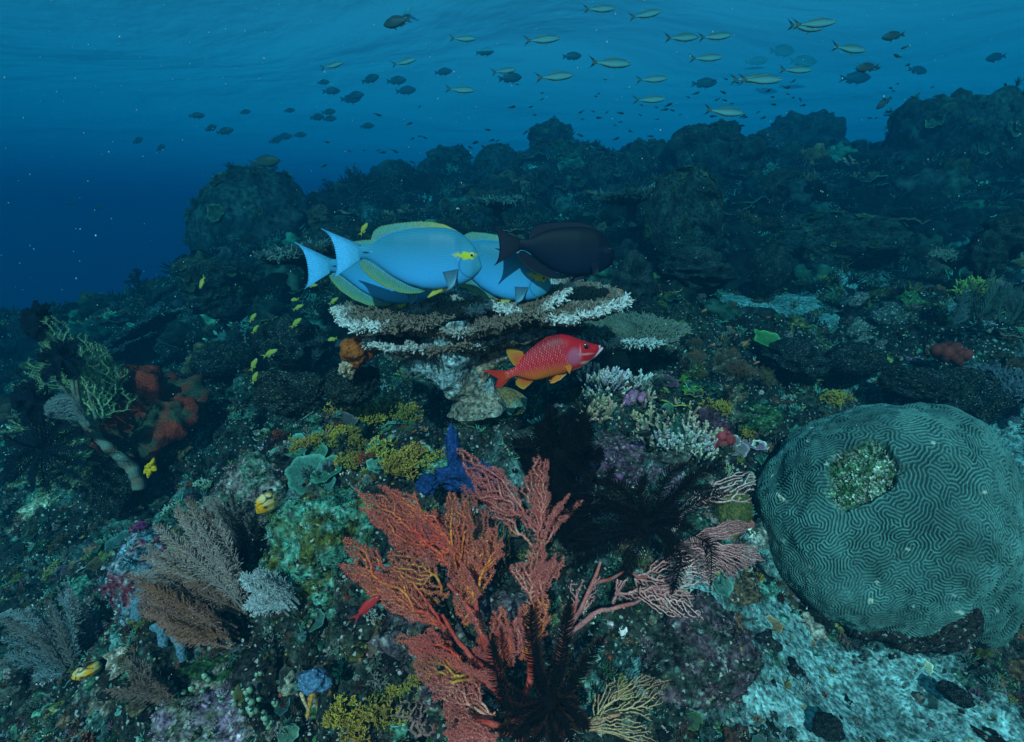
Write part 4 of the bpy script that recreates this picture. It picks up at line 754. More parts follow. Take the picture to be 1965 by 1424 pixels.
def fan_sheet(mb, g, P0, P1, w, twist=0., cols=((.36, .07, .03), (.62, .30, .03)), step=.0052, dmin=.0062, r0=.0010, rmax=.004, polyps=3, pol=.0034, polcol=(.34, .12, .13), bulge=.02, flame=True, **kw):
    P0, P1 = np.array(P0, float), np.array(P1, float); L = np.linalg.norm(P1 - P0); V = (P1 - P0) / L; S = nrm(np.cross(V, FW)); S = S * math.cos(twist) + np.cross(S, V) * math.sin(twist); Nn = np.cross(S, V)
    N, Pn, sz_ = grow(g, L, w, step, dmin, flame=flame, **kw); u, v = N[:, 0], N[:, 1]
    off = bulge * np.sin(v / L * 2.5 + 1) + bulge * .9 * np.sin(u / w * 2.2 + g.uniform(0, 6)) + .004 * vnoise(np.stack([u * 60, v * 60, 0 * u], -1), 7)
    X = P0 + u[:, None] * S + v[:, None] * V + off[:, None] * Nn; rad = np.minimum(r0 * sz_ ** .27, rmax); i = np.arange(1, len(N)); p = Pn[i]
    tone = np.clip(.5 + .9 * vnoise(X * 14, 3) + .25 * g.normal(0, 1, len(X)), 0, 1); c = mixc(cols[0], cols[1], tone)
    segs(mb, X[p], X[i], np.minimum(rad[p], rad[i] * 1.5), rad[i], 5, c[p], c[i])
    leaf = np.ones(len(N), bool); leaf[p] = False; li = np.where(leaf)[0]; dl = nrm(X[li] - X[Pn[li]]) if len(li) else 0
    if len(li): segs(mb, X[li], X[li] + dl * rad[li][:, None], rad[li], rad[li] * .3, 5, c[li])
    for _ in range(polyps):                                          # the fuzz of open polyps
        t = g.uniform(0, 1, len(i)); O = X[p] * (1 - t)[:, None] + X[i] * t[:, None]; d = nrm(g.normal(0, 1, (len(i), 3)) - .5 * FW); E = O + d * (rad[i] + pol * g.uniform(.4, 1, len(i)))[:, None]; k = sz_[i] < 40
        segs(mb, O[k], E[k], .00055, .00035, 3, np.array(polcol) * .8, np.array(polcol))
    return X
def stem(mb, pts, rads, col, seed=0):
    P = np.array([at(*p) if len(p) == 3 else p for p in pts]); n = 8 * len(P); s = np.linspace(0, len(P) - 1, n); PP = np.stack([smooth1(np.interp(s, np.arange(len(P)), P[:, i]), 4) for i in range(3)], -1); PP += .004 * np.stack([vnoise(PP * 40, seed + i) for i in range(3)], -1)
    R = np.interp(s, np.arange(len(P)), rads) * (1 + .25 * vnoise(PP * 70, seed)); tube(mb, PP, R, 8, mixc(np.array(col), np.array(col) * np.array([1.05, .6, .5]), fbm(PP * 35, 2, seed + 5) * 1.5 + .2) * (1 + .35 * vnoise(PP * 90, 3))[:, None])
gf = np.random.default_rng(77)
def sea_fan(name, label, root, lobes, stems, cols, polcol, scol, group=None, **kw):
    O = at(*root); r = thing(name, label, 'sea fan', O, group)
    mb = MB()
    for s in stems: stem(mb, s[0], s[1], scol, int(gf.integers(99)))
    mb.build('stem', M_FAN, r, O)
    if len(lobes) > 20: lobes = lobes + [((l_[0][0] + gf.uniform(-14, 14), l_[0][1] + gf.uniform(-10, 25), l_[0][2] + .03), (l_[1][0] + gf.uniform(-10, 34), l_[1][1] + gf.uniform(0, 50), l_[1][2] + .035), l_[2] * .75, l_[3]) for l_ in lobes[:22]]
    for lb in lobes:
        p0, p1, w = at(*lb[0]), at(*lb[1]), lb[2] * mpp(*lb[0]); k = dict(kw); k.update(lb[3] if len(lb) > 3 else {})
        m = MB(); fan_sheet(m, gf, p0, p1, w, gf.uniform(-.55, .55), k.pop('cols', cols), polcol=k.pop('polcol', polcol), **k); m.build('branch', M_FAN, r, O)
    return r
RED = ((.66, .05, .035), (.90, .22, .06)); ORA = ((.78, .10, .03), (.95, .34, .05)); MAU = ((.62, .13, .11), (.90, .38, .25))
sea_fan('sea_fan', "tall bushy red and orange sea fan in the middle foreground", (1000, 1405, .78),
 [((905,1105,.86),(682,938,.90),40,dict(cols=RED)),((880,1060,.87),(738,925,.92),30,dict(cols=RED)),((880,1085,.88),(740,1000,.90),34,dict(cols=RED)),((855,1205,.83),(658,1035,.84),44,dict(cols=RED)),((850,1160,.85),(745,1060,.86),40,dict(cols=((.5,.1,.03),(.8,.38,.06)))),
  ((918,1190,.84),(868,950,.86),38,dict(cols=ORA)),((915,1150,.82),(940,1010,.82),30,dict(cols=ORA)),((905,1185,.81),(885,1090,.80),26,dict(cols=ORA)),
  ((1030,1030,.96),(880,862,1.02),30,dict(cols=MAU)),((1035,1040,.95),(1025,872,.97),28,dict(cols=MAU)),((1045,1050,.94),(1088,945,.95),18,dict(cols=MAU)),((1040,1030,.96),(1020,940,.98),20,dict(cols=MAU)),
  ((1020,1160,.85),(1030,1030,.87),34,dict(cols=MAU)),((1035,1170,.84),(1055,1065,.85),18,dict(cols=MAU)),((1010,1270,.80),(1045,1130,.80),26,dict(cols=ORA)),
  ((900,1290,.79),(768,1205,.79),50,dict(cols=RED)),((905,1300,.78),(790,1270,.77),40,dict(cols=((.4,.1,.03),(.68,.36,.05)))),((930,1290,.78),(905,1180,.78),34,dict(cols=RED)),((960,1300,.77),(955,1170,.79),26,dict(cols=ORA)),
  ((960,1390,.75),(830,1310,.74),54,dict(cols=MAU)),((950,1420,.73),(850,1390,.72),50,dict(cols=MAU)),((970,1350,.76),(880,1260,.76),46,dict(cols=RED)),((980,1300,.78),(1000,1190,.78),22,dict(cols=MAU)),
  ((860,1080,.90),(830,980,.93),22,dict(cols=RED)),((930,1060,.92),(890,930,.97),16,dict(cols=((.2,.07,.05),(.36,.2,.08))))],
 [([(1000,1415,.78),(975,1330,.78),(930,1240,.80),(915,1180,.83),(905,1105,.86)],[.010,.007,.006,.0045,.003]),([(990,1380,.78),(940,1300,.78),(880,1230,.81),(850,1180,.83)],[.007,.006,.0045,.003]),
  ([(1000,1400,.78),(1020,1280,.80),(1025,1170,.85),(1040,1050,.94)],[.008,.0065,.0045,.003]),([(990,1410,.77),(950,1390,.75),(900,1380,.74)],[.008,.006,.004]),([(905,1105,.86),(880,1075,.87)],[.005,.004]),([(915,1180,.83),(860,1120,.86)],[.006,.004])],
 RED, (.70, .15, .12), (.50, .07, .05), polyps=11, dmin=.0046, step=.0044, pol=.0050, r0=.0008, rmax=.0030)
PNK = ((.60, .19, .17), (.90, .48, .40))
sea_fan('sea_fan', "sparse pink sea fan with pale stems sprawling right under the black feather star", (1072, 1265, .86),
 [((1100,1165,.90),(1110,1105,.92),12,{}),((1120,1190,.88),(1150,1110,.90),16,{}),((1180,1160,.90),(1200,1105,.93),22,{}),((1200,1155,.92),(1335,1150,.95),38,{}),((1230,1140,.93),(1345,1175,.95),24,{}),((1225,1110,.98),(1384,1085,1.02),62,{})],
 [([(1072,1270,.86),(1085,1200,.87),(1110,1150,.90)],[.010,.006,.003]),([(1090,1215,.87),(1150,1170,.89),(1230,1152,.92)],[.006,.005,.003]),([(1085,1215,.87),(1130,1140,.89),(1150,1080,.93)],[.005,.004,.003]),([(1150,1120,.9),(1200,1095,.95),(1240,1108,.98)],[.004,.003,.003])],
 PNK, (.62, .2, .2), (.50, .16, .14), polyps=4, dmin=.0046, step=.0045, r0=.0007, rmax=.003)
sea_fan('sea_fan', "pink sea fan lobe highest on the right, against the brain coral's left edge", (1290, 1010, 1.12),
 [((1350,960,1.12),(1446,915,1.14),48,dict(flame=False)),((1310,985,1.12),(1400,940,1.13),20,{})],[([(1290,1020,1.12),(1310,985,1.12),(1360,958,1.12)],[.006,.004,.003])], ((.70,.28,.26),(.92,.55,.5)), (.5, .25, .25), (.5, .3, .27), dmin=.0058, step=.005, r0=.0008, rmax=.003, polyps=2)
sea_fan('sea_fan', "dense rosy sea fan hanging right of the black feather star, below the highest pink lobe", (1300, 1055, 1.08),
 [((1310,1050,1.08),(1440,1000,1.08),56,{}),((1310,1060,1.07),(1466,1078,1.06),52,{}),((1310,1060,1.08),(1420,1110,1.07),36,{})],[([(1295,1050,1.08),(1330,1058,1.08)],[.006,.004])], ((.58,.17,.16),(.82,.34,.30)), (.55, .22, .22), (.45, .25, .22), polyps=6, pol=.0045, dmin=.0048, step=.0046, r0=.0008, rmax=.003)
sea_fan('sea_fan', "tan net-like sea fan spreading right at the bottom edge", (1085, 1395, .76),
 [((1130,1390,.76),(1285,1305,.78),62,dict(flame=False)),((1140,1385,.765),(1200,1300,.79),46,dict(flame=False)),((1110,1395,.75),(1255,1408,.75),44,dict(flame=False))],[([(1075,1395,.76),(1105,1398,.76),(1140,1390,.76),(1190,1365,.77)],[.008,.007,.005,.003])], ((.34,.16,.08),(.60,.40,.20)), (.3, .17, .14), (.5, .36, .24), dmin=.0050, step=.0048, r0=.0006, rmax=.0028, polyps=2, bulge=.012)
sea_fan('sea_fan', "dull mauve sea fan tuft at the bottom edge left of the red fan's foot", (800, 1430, .70), [((800,1430,.70),(770,1345,.71),40,{}),((830,1430,.70),(800,1380,.70),30,{})],[([(800,1440,.70),(800,1425,.70)],[.005,.004])], ((.22,.09,.09),(.36,.2,.15)), (.26, .14, .15), (.3, .15, .12))
sea_fan('sea_fan', "dim brown sea fan behind the red one's central plume", (960, 1130, 1.02), [((945,1120,1.02),(905,935,1.06),36,{}),((960,1110,1.02),(975,980,1.06),30,{})],[([(965,1140,1.02),(950,1115,1.02)],[.005,.004])], ((.12,.05,.03),(.24,.13,.06)), (.16, .09, .07), (.2, .1, .06))
# the big fan of the left slope
LF = dict(step=.0066, dmin=.0075, r0=.0009, rmax=.0042, polyps=8, pol=.008, bulge=.06, focus=.4)
sea_fan('sea_fan', "large pale-stemmed greenish sea fan leaning left on the dark left slope", (262, 915, 1.72),
 [((150,800,1.70),(75,640,1.75),46,{}),((165,790,1.70),(110,610,1.78),44,{}),((175,790,1.70),(150,640,1.80),40,{}),((185,800,1.70),(190,660,1.8),34,{}),((120,790,1.70),(30,740,1.70),50,{}),((110,840,1.68),(10,850,1.66),50,{}),((150,870,1.66),(30,930,1.62),40,{}),((180,800,1.72),(205,690,1.8),30,{}),((160,800,1.76),(95,625,1.84),46,{}),((150,790,1.78),(60,700,1.84),46,{}),((170,810,1.76),(140,690,1.86),40,{}),((120,860,1.68),(15,900,1.68),46,{}),((150,900,1.64),(60,960,1.6),40,{}),((140,780,1.7),(55,690,1.76),44,{}),((130,820,1.7),(25,790,1.72),44,{}),((215,880,1.7),(140,930,1.6),26,dict(cols=((.3,.12,.06),(.4,.2,.1))))],
 [([(268,935,1.72),(255,900,1.72),(215,865,1.72),(175,830,1.71),(150,800,1.70),(110,725,1.72),(88,665,1.75)],[.022,.021,.018,.015,.010,.006,.003]),([(175,830,1.71),(150,780,1.71),(138,730,1.73),(120,640,1.77)],[.012,.008,.005,.003]),([(195,850,1.72),(180,790,1.72),(168,750,1.75),(178,690,1.78)],[.008,.006,.004,.003]),([(175,835,1.71),(140,815,1.7),(110,800,1.69)],[.012,.008,.004]),([(150,802,1.7),(150,760,1.72),(145,700,1.76),(130,650,1.8)],[.007,.005,.004,.002])],
 ((.26,.36,.17),(.46,.54,.28)), (.3, .38, .18), (.17, .19, .15), **LF)
# ------------------------------------------------------------------ black feather stars
gs = np.random.default_rng(5)
def arm_mesh(P, pl, n=60, r=.0016, col=(.006, .005, .005), pw=.0007, tipcol=None, curl=.5):
    P = np.asarray(P, float); s = np.linspace(0, 1, len(P)); q = np.linspace(0, 1, 24); PP = np.stack([smooth1(np.interp(q, s, P[:, i]), 3) for i in range(3)], -1)
    mb = MB(); tube(mb, PP, r * np.linspace(1.3, .5, 24), 5, col); t = np.linspace(.05, .99, n); O = np.stack([np.interp(t, q, PP[:, i]) for i in range(3)], -1); T = nrm(np.gradient(O, axis=0)); S = nrm(np.cross(T, FW + gs.normal(0, .25, 3))); L = pl * (np.sin(np.clip(t * 1.0 + .08, 0, 1) * np.pi) ** .45 * .8 + .2)
    for sg_ in (-1, 1):
        d = nrm(sg_ * S + .55 * T + gs.normal(0, .10, S.shape)); M_ = O + d * (L * .55)[:, None]; E = M_ + nrm(d + curl * T - .25 * FW) * (L * .5)[:, None]
        segs(mb, O, M_, pw, pw * .9, 3, col); segs(mb, M_, E, pw * .9, pw * .5, 3, col, tipcol or col)
    return mb
def feather_star(label, c, arms, pl=16, n=60, col=(.006, .005, .005), tipcol=None, group=None, rr=.0016, disc=.012, pw=.0007):
    O = at(*c); r = thing('feather_star', label, 'feather star', O, group); V, T = ICO[2]
    MB().add(V * disc * (1 + .25 * vnoise(V * 3, 2))[:, None] + O, None, T, col).build('disc', M_BLACK, r, O)
    for a in arms:
        pts = [c] + list(a); P = np.array([at(*p) for p in pts]); arm_mesh(P, pl * mpp(*c), n, rr, col, pw, tipcol).build('arm', M_BLACK, r, O)
    return r
def radial(c, L, n, a0=0, a1=360, dY=.06, droop=.25):
    out = []
    for i in range(n):
        a = math.radians(a0 + (a1 - a0) * (i + gs.uniform(-.3, .3)) / n); l = L * gs.uniform(.75, 1.1); b = gs.uniform(-.5, .5); dy = gs.uniform(-dY, dY)
        out.append([(c[0] + math.cos(a) * l * .45, c[1] - math.sin(a) * l * .45, c[2] + dy * .5), (c[0] + math.cos(a + b * .5) * l * .8, c[1] - math.sin(a + b * .5) * l * .8 , c[2] + dy), (c[0] + math.cos(a + b) * l, c[1] - math.sin(a + b) * l + droop * l * .3, c[2] + dy)])
    return out
FS = "black feather stars perched around the foreground sea fans"
feather_star("black feather star at the foot of the red sea fan, arms standing like plumes", (1055, 1345, .72),
 [[(1030,1290,.71),(1018,1220,.72),(1020,1160,.73)],[(1075,1280,.72),(1085,1210,.73),(1092,1150,.74)],[(1000,1345,.71),(960,1320,.71),(945,1260,.71),(945,1215,.72)],[(1010,1370,.70),(970,1360,.70),(955,1300,.70)],[(1100,1310,.72),(1130,1260,.74),(1165,1215,.76)],[(1020,1390,.69),(980,1420,.68)],[(1065,1400,.69),(1070,1440,.68)],[(1100,1370,.70),(1130,1400,.69)],[(1040,1400,.69),(1000,1440,.68)],[(1085,1350,.71),(1110,1350,.71)],[(1040,1370,.69),(990,1400,.69),(950,1400,.69)],[(1070,1370,.69),(1090,1400,.69),(1100,1440,.68)]], 22, 70, disc=.022, pw=.0011, tipcol=(.05,.02,.012))
feather_star("black feather star sprawling with drooping jointed arms over the pink sea fans", (1245, 1005, .98),
 [[(1290,960,.97),(1335,910,.97),(1385,892,.98)],[(1300,985,.96),(1350,955,.96),(1400,945,.97)],[(1300,1010,.95),(1345,1035,.94),(1364,1045,.94),(1366,1080,.94),(1362,1140,.94)],[(1290,1030,.95),(1310,1070,.94),(1300,1110,.94),(1290,1140,.94)],[(1230,1050,.95),(1200,1095,.94),(1180,1140,.94)],[(1190,1020,.95),(1130,1045,.95),(1080,1060,.95)],[(1180,1040,.95),(1130,1065,.95),(1085,1090,.95)],[(1190,985,.96),(1130,975,.96),(1080,985,.97)],[(1200,960,.98),(1160,925,1.0),(1180,895,1.0)],[(1190,970,.97),(1130,940,.98),(1120,905,.99)],[(1215,960,.98),(1190,930,.98),(1150,920,.98)],[(1265,950,.98),(1280,910,.99),(1320,890,1.0)],[(1280,975,.97),(1310,930,.97),(1340,940,.97),(1380,935,.97)],[(1215,1000,.95),(1160,1005,.95),(1110,1020,.95)],[(1270,1020,.95),(1290,1045,.95),(1275,1075,.95)],[(1210,985,.95),(1150,960,.96),(1090,950,.97)],[(1260,985,.96),(1300,940,.95),(1350,895,.96)],[(1200,1010,.95),(1140,1020,.95),(1090,1030,.95)],[(1235,975,.96),(1225,940,.97),(1240,910,.98)],[(1265,1000,.94),(1300,1000,.94),(1330,1015,.94)]], 19, 60, disc=.025, pw=.0011, tipcol=(.02,.015,.02))
feather_star("black feather star crouched in the gap above the red sea fan's top branches", (1075, 870, 1.08), radial((1075, 870, 1.08), 92, 20, dY=.10), 20, 55, disc=.022, pw=.0012)
feather_star("black feather star low in the gap between the red plume and the drooping one", (1085, 985, 1.0), radial((1085, 985, 1.0), 75, 14, dY=.06), 17, 50, disc=.018, pw=.0011)
GL = "dark feather stars clinging to the big left sea fan"
for c, L, n, lb in [((80,862,1.62),88,24,"largest dark feather star, low on the left sea fan"),((118,690,1.68),46,14,"dark feather star in the upper middle of the left sea fan"),((70,612,1.74),38,13,"dark feather star at the very top of the left sea fan"),((62,775,1.64),44,14,"dark feather star on the outer left edge of the left sea fan")]:
    feather_star(lb, c, radial(c, L, n, dY=.09), 12, 42, (.008, .012, .018), group=GL, disc=.02, pw=.0014, rr=.0022)
def curl_soft():
    O = at(135, 800, 1.58); r = thing('soft_coral', "pale curled feathery soft coral on the big left sea fan's trunk", 'soft coral', O)
    for k in range(6):
        a = 150 + k * 9; p = [(165, 808, 1.6), (140, 790 - k * 7 + 8, 1.58), (110, 782 - k * 6 + 14, 1.57), (85, 790 - k * 3 + 4, 1.57)]; arm_mesh(np.array([at(*q) for q in p]), .018, 40, .003, (.15, .17, .16), .0016).build('frond', M_FAN, r, O)
curl_soft()

# ------------------------------------------------------------------ feathery hydroids: bushes of plumes
def hydroid(name, label, root, tips, cols, plen=.022, group=None, dY=.05, n=48, r=.0017):
    O = at(*root); th_ = thing(name, label, 'hydroid', O, group); tips = list(tips) + [(t[0] + gs.uniform(-16, 16), t[1] + gs.uniform(-16, 16)) for t in tips]; k = mpp(*root)
    for tp in tips:
        p0 = O + gs.normal(0, .008, 3); p1 = at(tp[0], tp[1], tp[2] if len(tp) > 2 else root[2] + gs.uniform(-dY, dY)); L = np.linalg.norm(p1 - p0); s = np.linspace(0, 1, 14)[:, None]
        up = np.array([0, -.1, 1.]); P = p0 * (1 - s) + p1 * s + up * (np.sin(s * np.pi) * L * gs.uniform(-.02, .14)); mb = MB(); c = np.array(cols[gs.integers(len(cols))]); tube(mb, P, r * 1.4 * np.linspace(1.3, .5, 14), 4, c * .6)
        t = np.linspace(.15, .99, n); q = s[:, 0]; OO = np.stack([np.interp(t, q, P[:, i]) for i in range(3)], -1); T = nrm(np.gradient(OO, axis=0)); S = nrm(np.cross(T, FW + gs.normal(0, .5, 3)))
        for sg_ in (-1, 1):
            l = plen * np.sin(np.clip(t, 0, 1) ** .8 * np.pi) ** .5 * gs.uniform(.5, 1.15, n) + .003; d = nrm(T * .85 + sg_ * S * .6 + gs.normal(0, .2, T.shape)); E = OO + d * l[:, None]; segs(mb, OO, E, r * .55, r * .35, 3, c * .8, c * 1.35)
            for tt in (.35, .6, .85):
                o2 = OO + d * (l * tt)[:, None]; d2 = nrm(d + gs.normal(0, .5, d.shape)); segs(mb, o2, o2 + d2 * (l * .35)[:, None], r * .42, r * .3, 3, c, c * 1.5)
        mb.build('plume', M_FAN, th_, O)
BR = [(.30, .19, .15), (.28, .14, .10), (.38, .28, .24), (.20, .12, .08)]
hydroid('hydroid', "big brown feathery hydroid bush sweeping left above the blue sponge crust", (470, 1165, .98), [(x + gs.uniform(-12, 12), y + gs.uniform(-12, 12)) for x, y in [(325,985),(345,990),(370,968),(395,975),(415,990),(300,1010),(285,1040),(300,1060),(270,1060),(285,1085),(320,1040),(350,1030),(330,1070),(380,1020),(410,1040),(300,1100),(260,1110),(275,1130),(340,1110),(370,1080)]], BR)
hydroid('hydroid', "russet feathery hydroid fanning left below the big brown one", (440, 1225, .92), [(x + gs.uniform(-10, 10), y + gs.uniform(-10, 10)) for x, y in [(245,1110),(255,1140),(260,1165),(270,1185),(290,1120),(300,1150),(320,1180),(340,1150),(360,1190),(330,1220),(380,1170),(300,1200)]], [(.26, .11, .06), (.22, .10, .07), (.3, .14, .1)])
hydroid('hydroid', "grey-brown upright hydroid plumes left of the yellow sea squirt", (470, 1060, 1.12), [(395,960),(415,955),(430,965),(455,980),(480,985),(440,940),(500,1000)], [(.17, .13, .11), (.22, .18, .15)], .018)
hydroid('hydroid', "pale bluish feathery hydroids in the bottom left corner", (150, 1290, 1.14), [(x + gs.uniform(-8, 8), y + gs.uniform(-8, 8)) for x, y in [(15,1190),(30,1170),(55,1165),(10,1230),(5,1270),(35,1280),(70,1300),(60,1200),(100,1150),(125,1140),(150,1155),(110,1320),(140,1330),(45,1310),(85,1180)]], [(.17, .22, .22), (.22, .28, .28), (.18, .16, .14)], .026)
hydroid('hydroid', "pinkish grey upright hydroid behind the lower yellow sea squirt", (190, 1270, 1.2), [(115,1140),(130,1130),(150,1160),(170,1180),(100,1170),(185,1200)], [(.26, .22, .24), (.2, .18, .2)], .02)
hydroid('hydroid', "small white feathery hydroid beneath the mossy mound", (560, 1165, .95), [(465,1105),(475,1120),(490,1100),(510,1108),(480,1150),(470,1165),(500,1160)], [(.42, .46, .45), (.3, .33, .32)], .02)
hydroid('hydroid', "thin brown hydroid sprigs trailing along the dark crevice, bottom left", (330, 1350, .87), [(235,1275),(250,1300),(215,1330),(280,1290),(300,1320)], [(.2, .12, .09)], .016)

# ------------------------------------------------------------------ named growths of the foreground
def clump(name, label, cat, px, py, Y, size, tpl, col, mat, n=1, spread=0, group=None, tilt=-.25, partname=None, sc=(1, 1, 1), seed=0, colvar=.15):
    g = np.random.default_rng(seed + int(px)); Yg = hit(px, py)[1]; Y = float(np.clip(Yg - .01, Y * .75, Y * 1.35)) if Y < 1.9 else Y; O = at(px, py, Y); s = size * mpp(px, py, Y); mb = MB(); L = []; M = []; Cs = []
    tl = TPL[tpl] if isinstance(tpl, str) else tpl
    for i in range(n):
        q = tl[g.integers(len(tl))]; d = np.array([g.normal(0, .25), tilt + g.normal(0, .2), 1]); M_ = rot_to(d) @ rotz(g.uniform(0, 6.28)) * s * g.uniform(.75, 1.2) * np.array(sc)
        l = O + np.array([g.uniform(-1, 1), g.uniform(-.6, .6), g.uniform(-.3, .3) - .35 * spread * 0]) * spread * s if i else O
        scatter(mb, q, M_[None], np.array([l]), (np.array(col) * g.uniform(1 - colvar, 1 + colvar, 3) * g.uniform(.75, 1.25))[None])
    o = mb.build(name, mat, None, O); return tag(o, label, cat, group)
YB = [t_branchy(60 + i, 4, .40, .05, .62, .66, .22, 4, 8, 1.9) for i in range(3)]
GY = "yellow-brown branching corals"
for a in [(715,815,1.22,44,8,1.6,"largest mustard branching coral heap, left of the dark hollow"),(655,845,1.2,26,5,1.4,"mustard branching coral on the left shoulder of the largest heap"),(770,890,1.06,38,7,1.5,"olive branching coral heap above the red sea fan's left plumes"),(820,880,1.05,24,3,1.0,"small olive branching coral right beside the heap above the left plumes"),(690,890,1.12,24,4,1.4,"olive branching tufts low on the left of the largest heap"),
          (940,822,1.2,24,5,1.7,"golden branching coral under the leather coral"),(970,795,1.3,18,4,1.5,"dim golden branching coral touching the leather coral"),(700,1390,.70,42,5,1.3,"yellow branching coral at the bottom edge, left of the red fan"),(775,1330,.74,26,3,1.2,"olive branching coral half hidden behind the red fan's lower left lobe"),(1372,795,1.5,30,3,.8,"thin yellow branching coral beside the brown staghorn's right side"),
          (1610,770,1.75,26,3,.8,"green-gold bushy coral behind the brain coral's left shoulder"),(585,860,1.25,22,4,1.5,"olive branching tufts behind the ruffled green plates"),(1455,1115,1.1,18,2,.8,"small olive branching coral at the brain coral's lower left rim"),(1430,840,1.5,20,2,.8,"small olive branching coral above the red soft coral")]:
    clump('branching_coral', a[6], 'branching coral', a[0], a[1], a[2], a[3], YB, (.30, .20, .03), M_CORAL, a[4] * 2, a[5], GY, seed=3)
STG = [t_fingers(80 + i, 10, .62, .085, .55, 6) for i in range(4)]
GA = "staghorn corals right of the table coral"
for a in [(1240,820,1.26,38,34,2.7,(.36,.24,.16),"broad brown staghorn coral patch with a black damselfish over it"),(1150,790,1.3,36,7,.9,(.34,.23,.15),"brown staghorn coral fingers on the patch's upper left corner"),(1310,858,1.22,36,11,1.1,(.33,.30,.26),"pale grey staghorn coral at the patch's right end"),(1180,738,1.38,32,18,1.7,(.38,.34,.32),"white-tipped grey staghorn coral right of the squirrelfish"),(515,862,1.28,13,5,.8,(.46,.40,.46),"tiny lilac staghorn coral on top of the left boulder"),(1550,1320,.95,9,3,1,(.4,.42,.38),"tiny pale branching coral at the sand's left edge")]:
    clump('staghorn_coral', a[7], 'staghorn coral', a[0], a[1], a[2], a[3], STG, a[6], M_CORAL, a[4], a[5], GA, seed=8)
for a in [(1330,700,1.75,40,9,2.2,(.17,.095,.05),"brown bushy soft coral, left half of the bush behind the staghorn"),(1410,725,1.7,40,9,1.7,(.19,.10,.055),"brown bushy soft coral, right half of the bush behind the staghorn"),(1235,700,1.75,36,8,2.0,(.07,.075,.05),"dark wispy soft coral between staghorn and table corals")]:
    clump('soft_coral', a[7], 'soft coral', a[0], a[1], a[2], a[3], [t_branchy(90 + i, 6, .24, .018, .5, .8, .15, 3, 7, 1.1) for i in range(2)], a[6], M_FAN, a[4], a[5], "bushy soft corals right of the squirrelfish", seed=5)
def rock(name, label, cat, px, py, Y, rx, ry, rz, col, col2, seed, mat=None, sub=5, amp=.3, group=None, fr=1.4, sh=1.0, speck=None):
    Yg = hit(px, py)[1]; Y = float(np.clip(Yg + ry * .15, Y * .8, Y * 1.3)) if 'boulder' in name else Y
    V, T = ICO[sub]; O = at(px, py, Y); s = mpp(px, py, Y); n1 = fbm(V * fr + seed, 6, seed); V2 = V * (1 + amp * n1 + .05 * fbm(V * 12 * sh, 3, seed + 3))[:, None] * np.array([rx * s, ry, rz * s])
    t = fbm(V * 4 + seed, 4, seed + 1); c = mixc(col, col2, t * 1.5 + .5) * (1 + .5 * fbm(V * 22, 2, seed))[:, None]
    if speck is not None: c = mixc(c, speck, (vnoise(V * 42, seed + 7) - .5) * 5)
    mb = MB().add(V2 + O, None, T, c)
    if mat is None:                          # the boulder's own coat of turf and tiny corals
        g = np.random.default_rng(seed); S = max(rx, rz) * s; idx = g.choice(len(V), 620); idx = idx[V[idx, 2] > -.5]
        for q in range(6):
            j = idx[np.arange(len(idx)) % 6 == q]; M = np.stack([rot_to(nrm(V[i] + g.normal(0, .3, 3)) + np.array([0, 0, .3])) @ rotz(g.uniform(0, 6.28)) * S * g.uniform(.035, .12) for i in j]); scatter(mb, [TPL['tuft'][0], TPL['branchy'][1], TPL['thick'][0], TPL['tuft'][2], TPL['fingers'][0], TPL['balls'][0]][q], M * (.6 if q == 5 else 1), V2[j] + O, np.clip(c[j] * g.uniform(.5, 1.5, (len(j), 1)), .01, .5))
    return tag(mb.build(name, mat or M_ROCK, None, O), label, cat, group)
rock('mossy_boulder', "moss-green boulder with teal crust left of the red sea fan", 'boulder', 640, 1070, 1.03, 105, .13, 120, (.09, .10, .02), (.07, .22, .15), 2, amp=.32, speck=(.22, .42, .32))
rock('reef_boulder', "teal crusted boulder carrying the upper yellow sea squirt", 'boulder', 500, 960, 1.25, 90, .12, 85, (.07, .13, .09), (.20, .15, .14), 6, amp=.3, speck=(.4, .42, .36))
rock('reef_boulder', "blue and crimson crusted boulder under the brown hydroid bush", 'boulder', 300, 1120, 1.12, 78, .10, 95, (.10, .22, .26), (.20, .03, .05), 12, amp=.28, speck=(.4, .45, .42))
rock('reef_boulder', "speckled purple-grey boulder studded with green sea squirts at the bottom edge", 'boulder', 440, 1410, .72, 130, .10, 75, (.22, .14, .20), (.14, .15, .09), 17, amp=.25, speck=(.5, .42, .48))
rock('reef_boulder', "dark boulder filling the foreground behind the red fan's stem", 'boulder', 860, 1260, .98, 190, .10, 130, (.05, .05, .03), (.10, .07, .08), 23, amp=.3, speck=(.3, .28, .26))
rock('reef_boulder', "maroon crusted rock between the staghorn coral and the drooping feather star", 'boulder', 1160, 890, 1.18, 70, .08, 48, (.13, .05, .10), (.07, .06, .05), 29, amp=.35, speck=(.45, .25, .32))
rock('reef_boulder', "teal-topped rock right of the maroon crusted one", 'boulder', 1250, 925, 1.14, 60, .07, 40, (.06, .11, .09), (.14, .07, .10), 31, amp=.35, speck=(.4, .4, .36))
rock('reef_boulder', "dark cratered rock at the brain coral's lower left, by the sand", 'boulder', 1330, 1260, .98, 110, .10, 90, (.03, .04, .03), (.10, .06, .07), 37, amp=.35, speck=(.25, .3, .28))
rock('reef_boulder', "olive-flecked rounded sponge between pink fan lobes and brain coral", 'sponge', 1405, 985, 1.12, 34, .05, 50, (.14, .12, .03), (.10, .10, .03), 41, M_SPONGE, amp=.1)
rock('red_sponge', "wide lumpy mound of dark red sponge beside the big left sea fan", 'sponge', 290, 805, 2.0, 92, .16, 88, (.045, .055, .03), (.27, .03, .014), 51, M_SPONGE, amp=.45, fr=2.4)
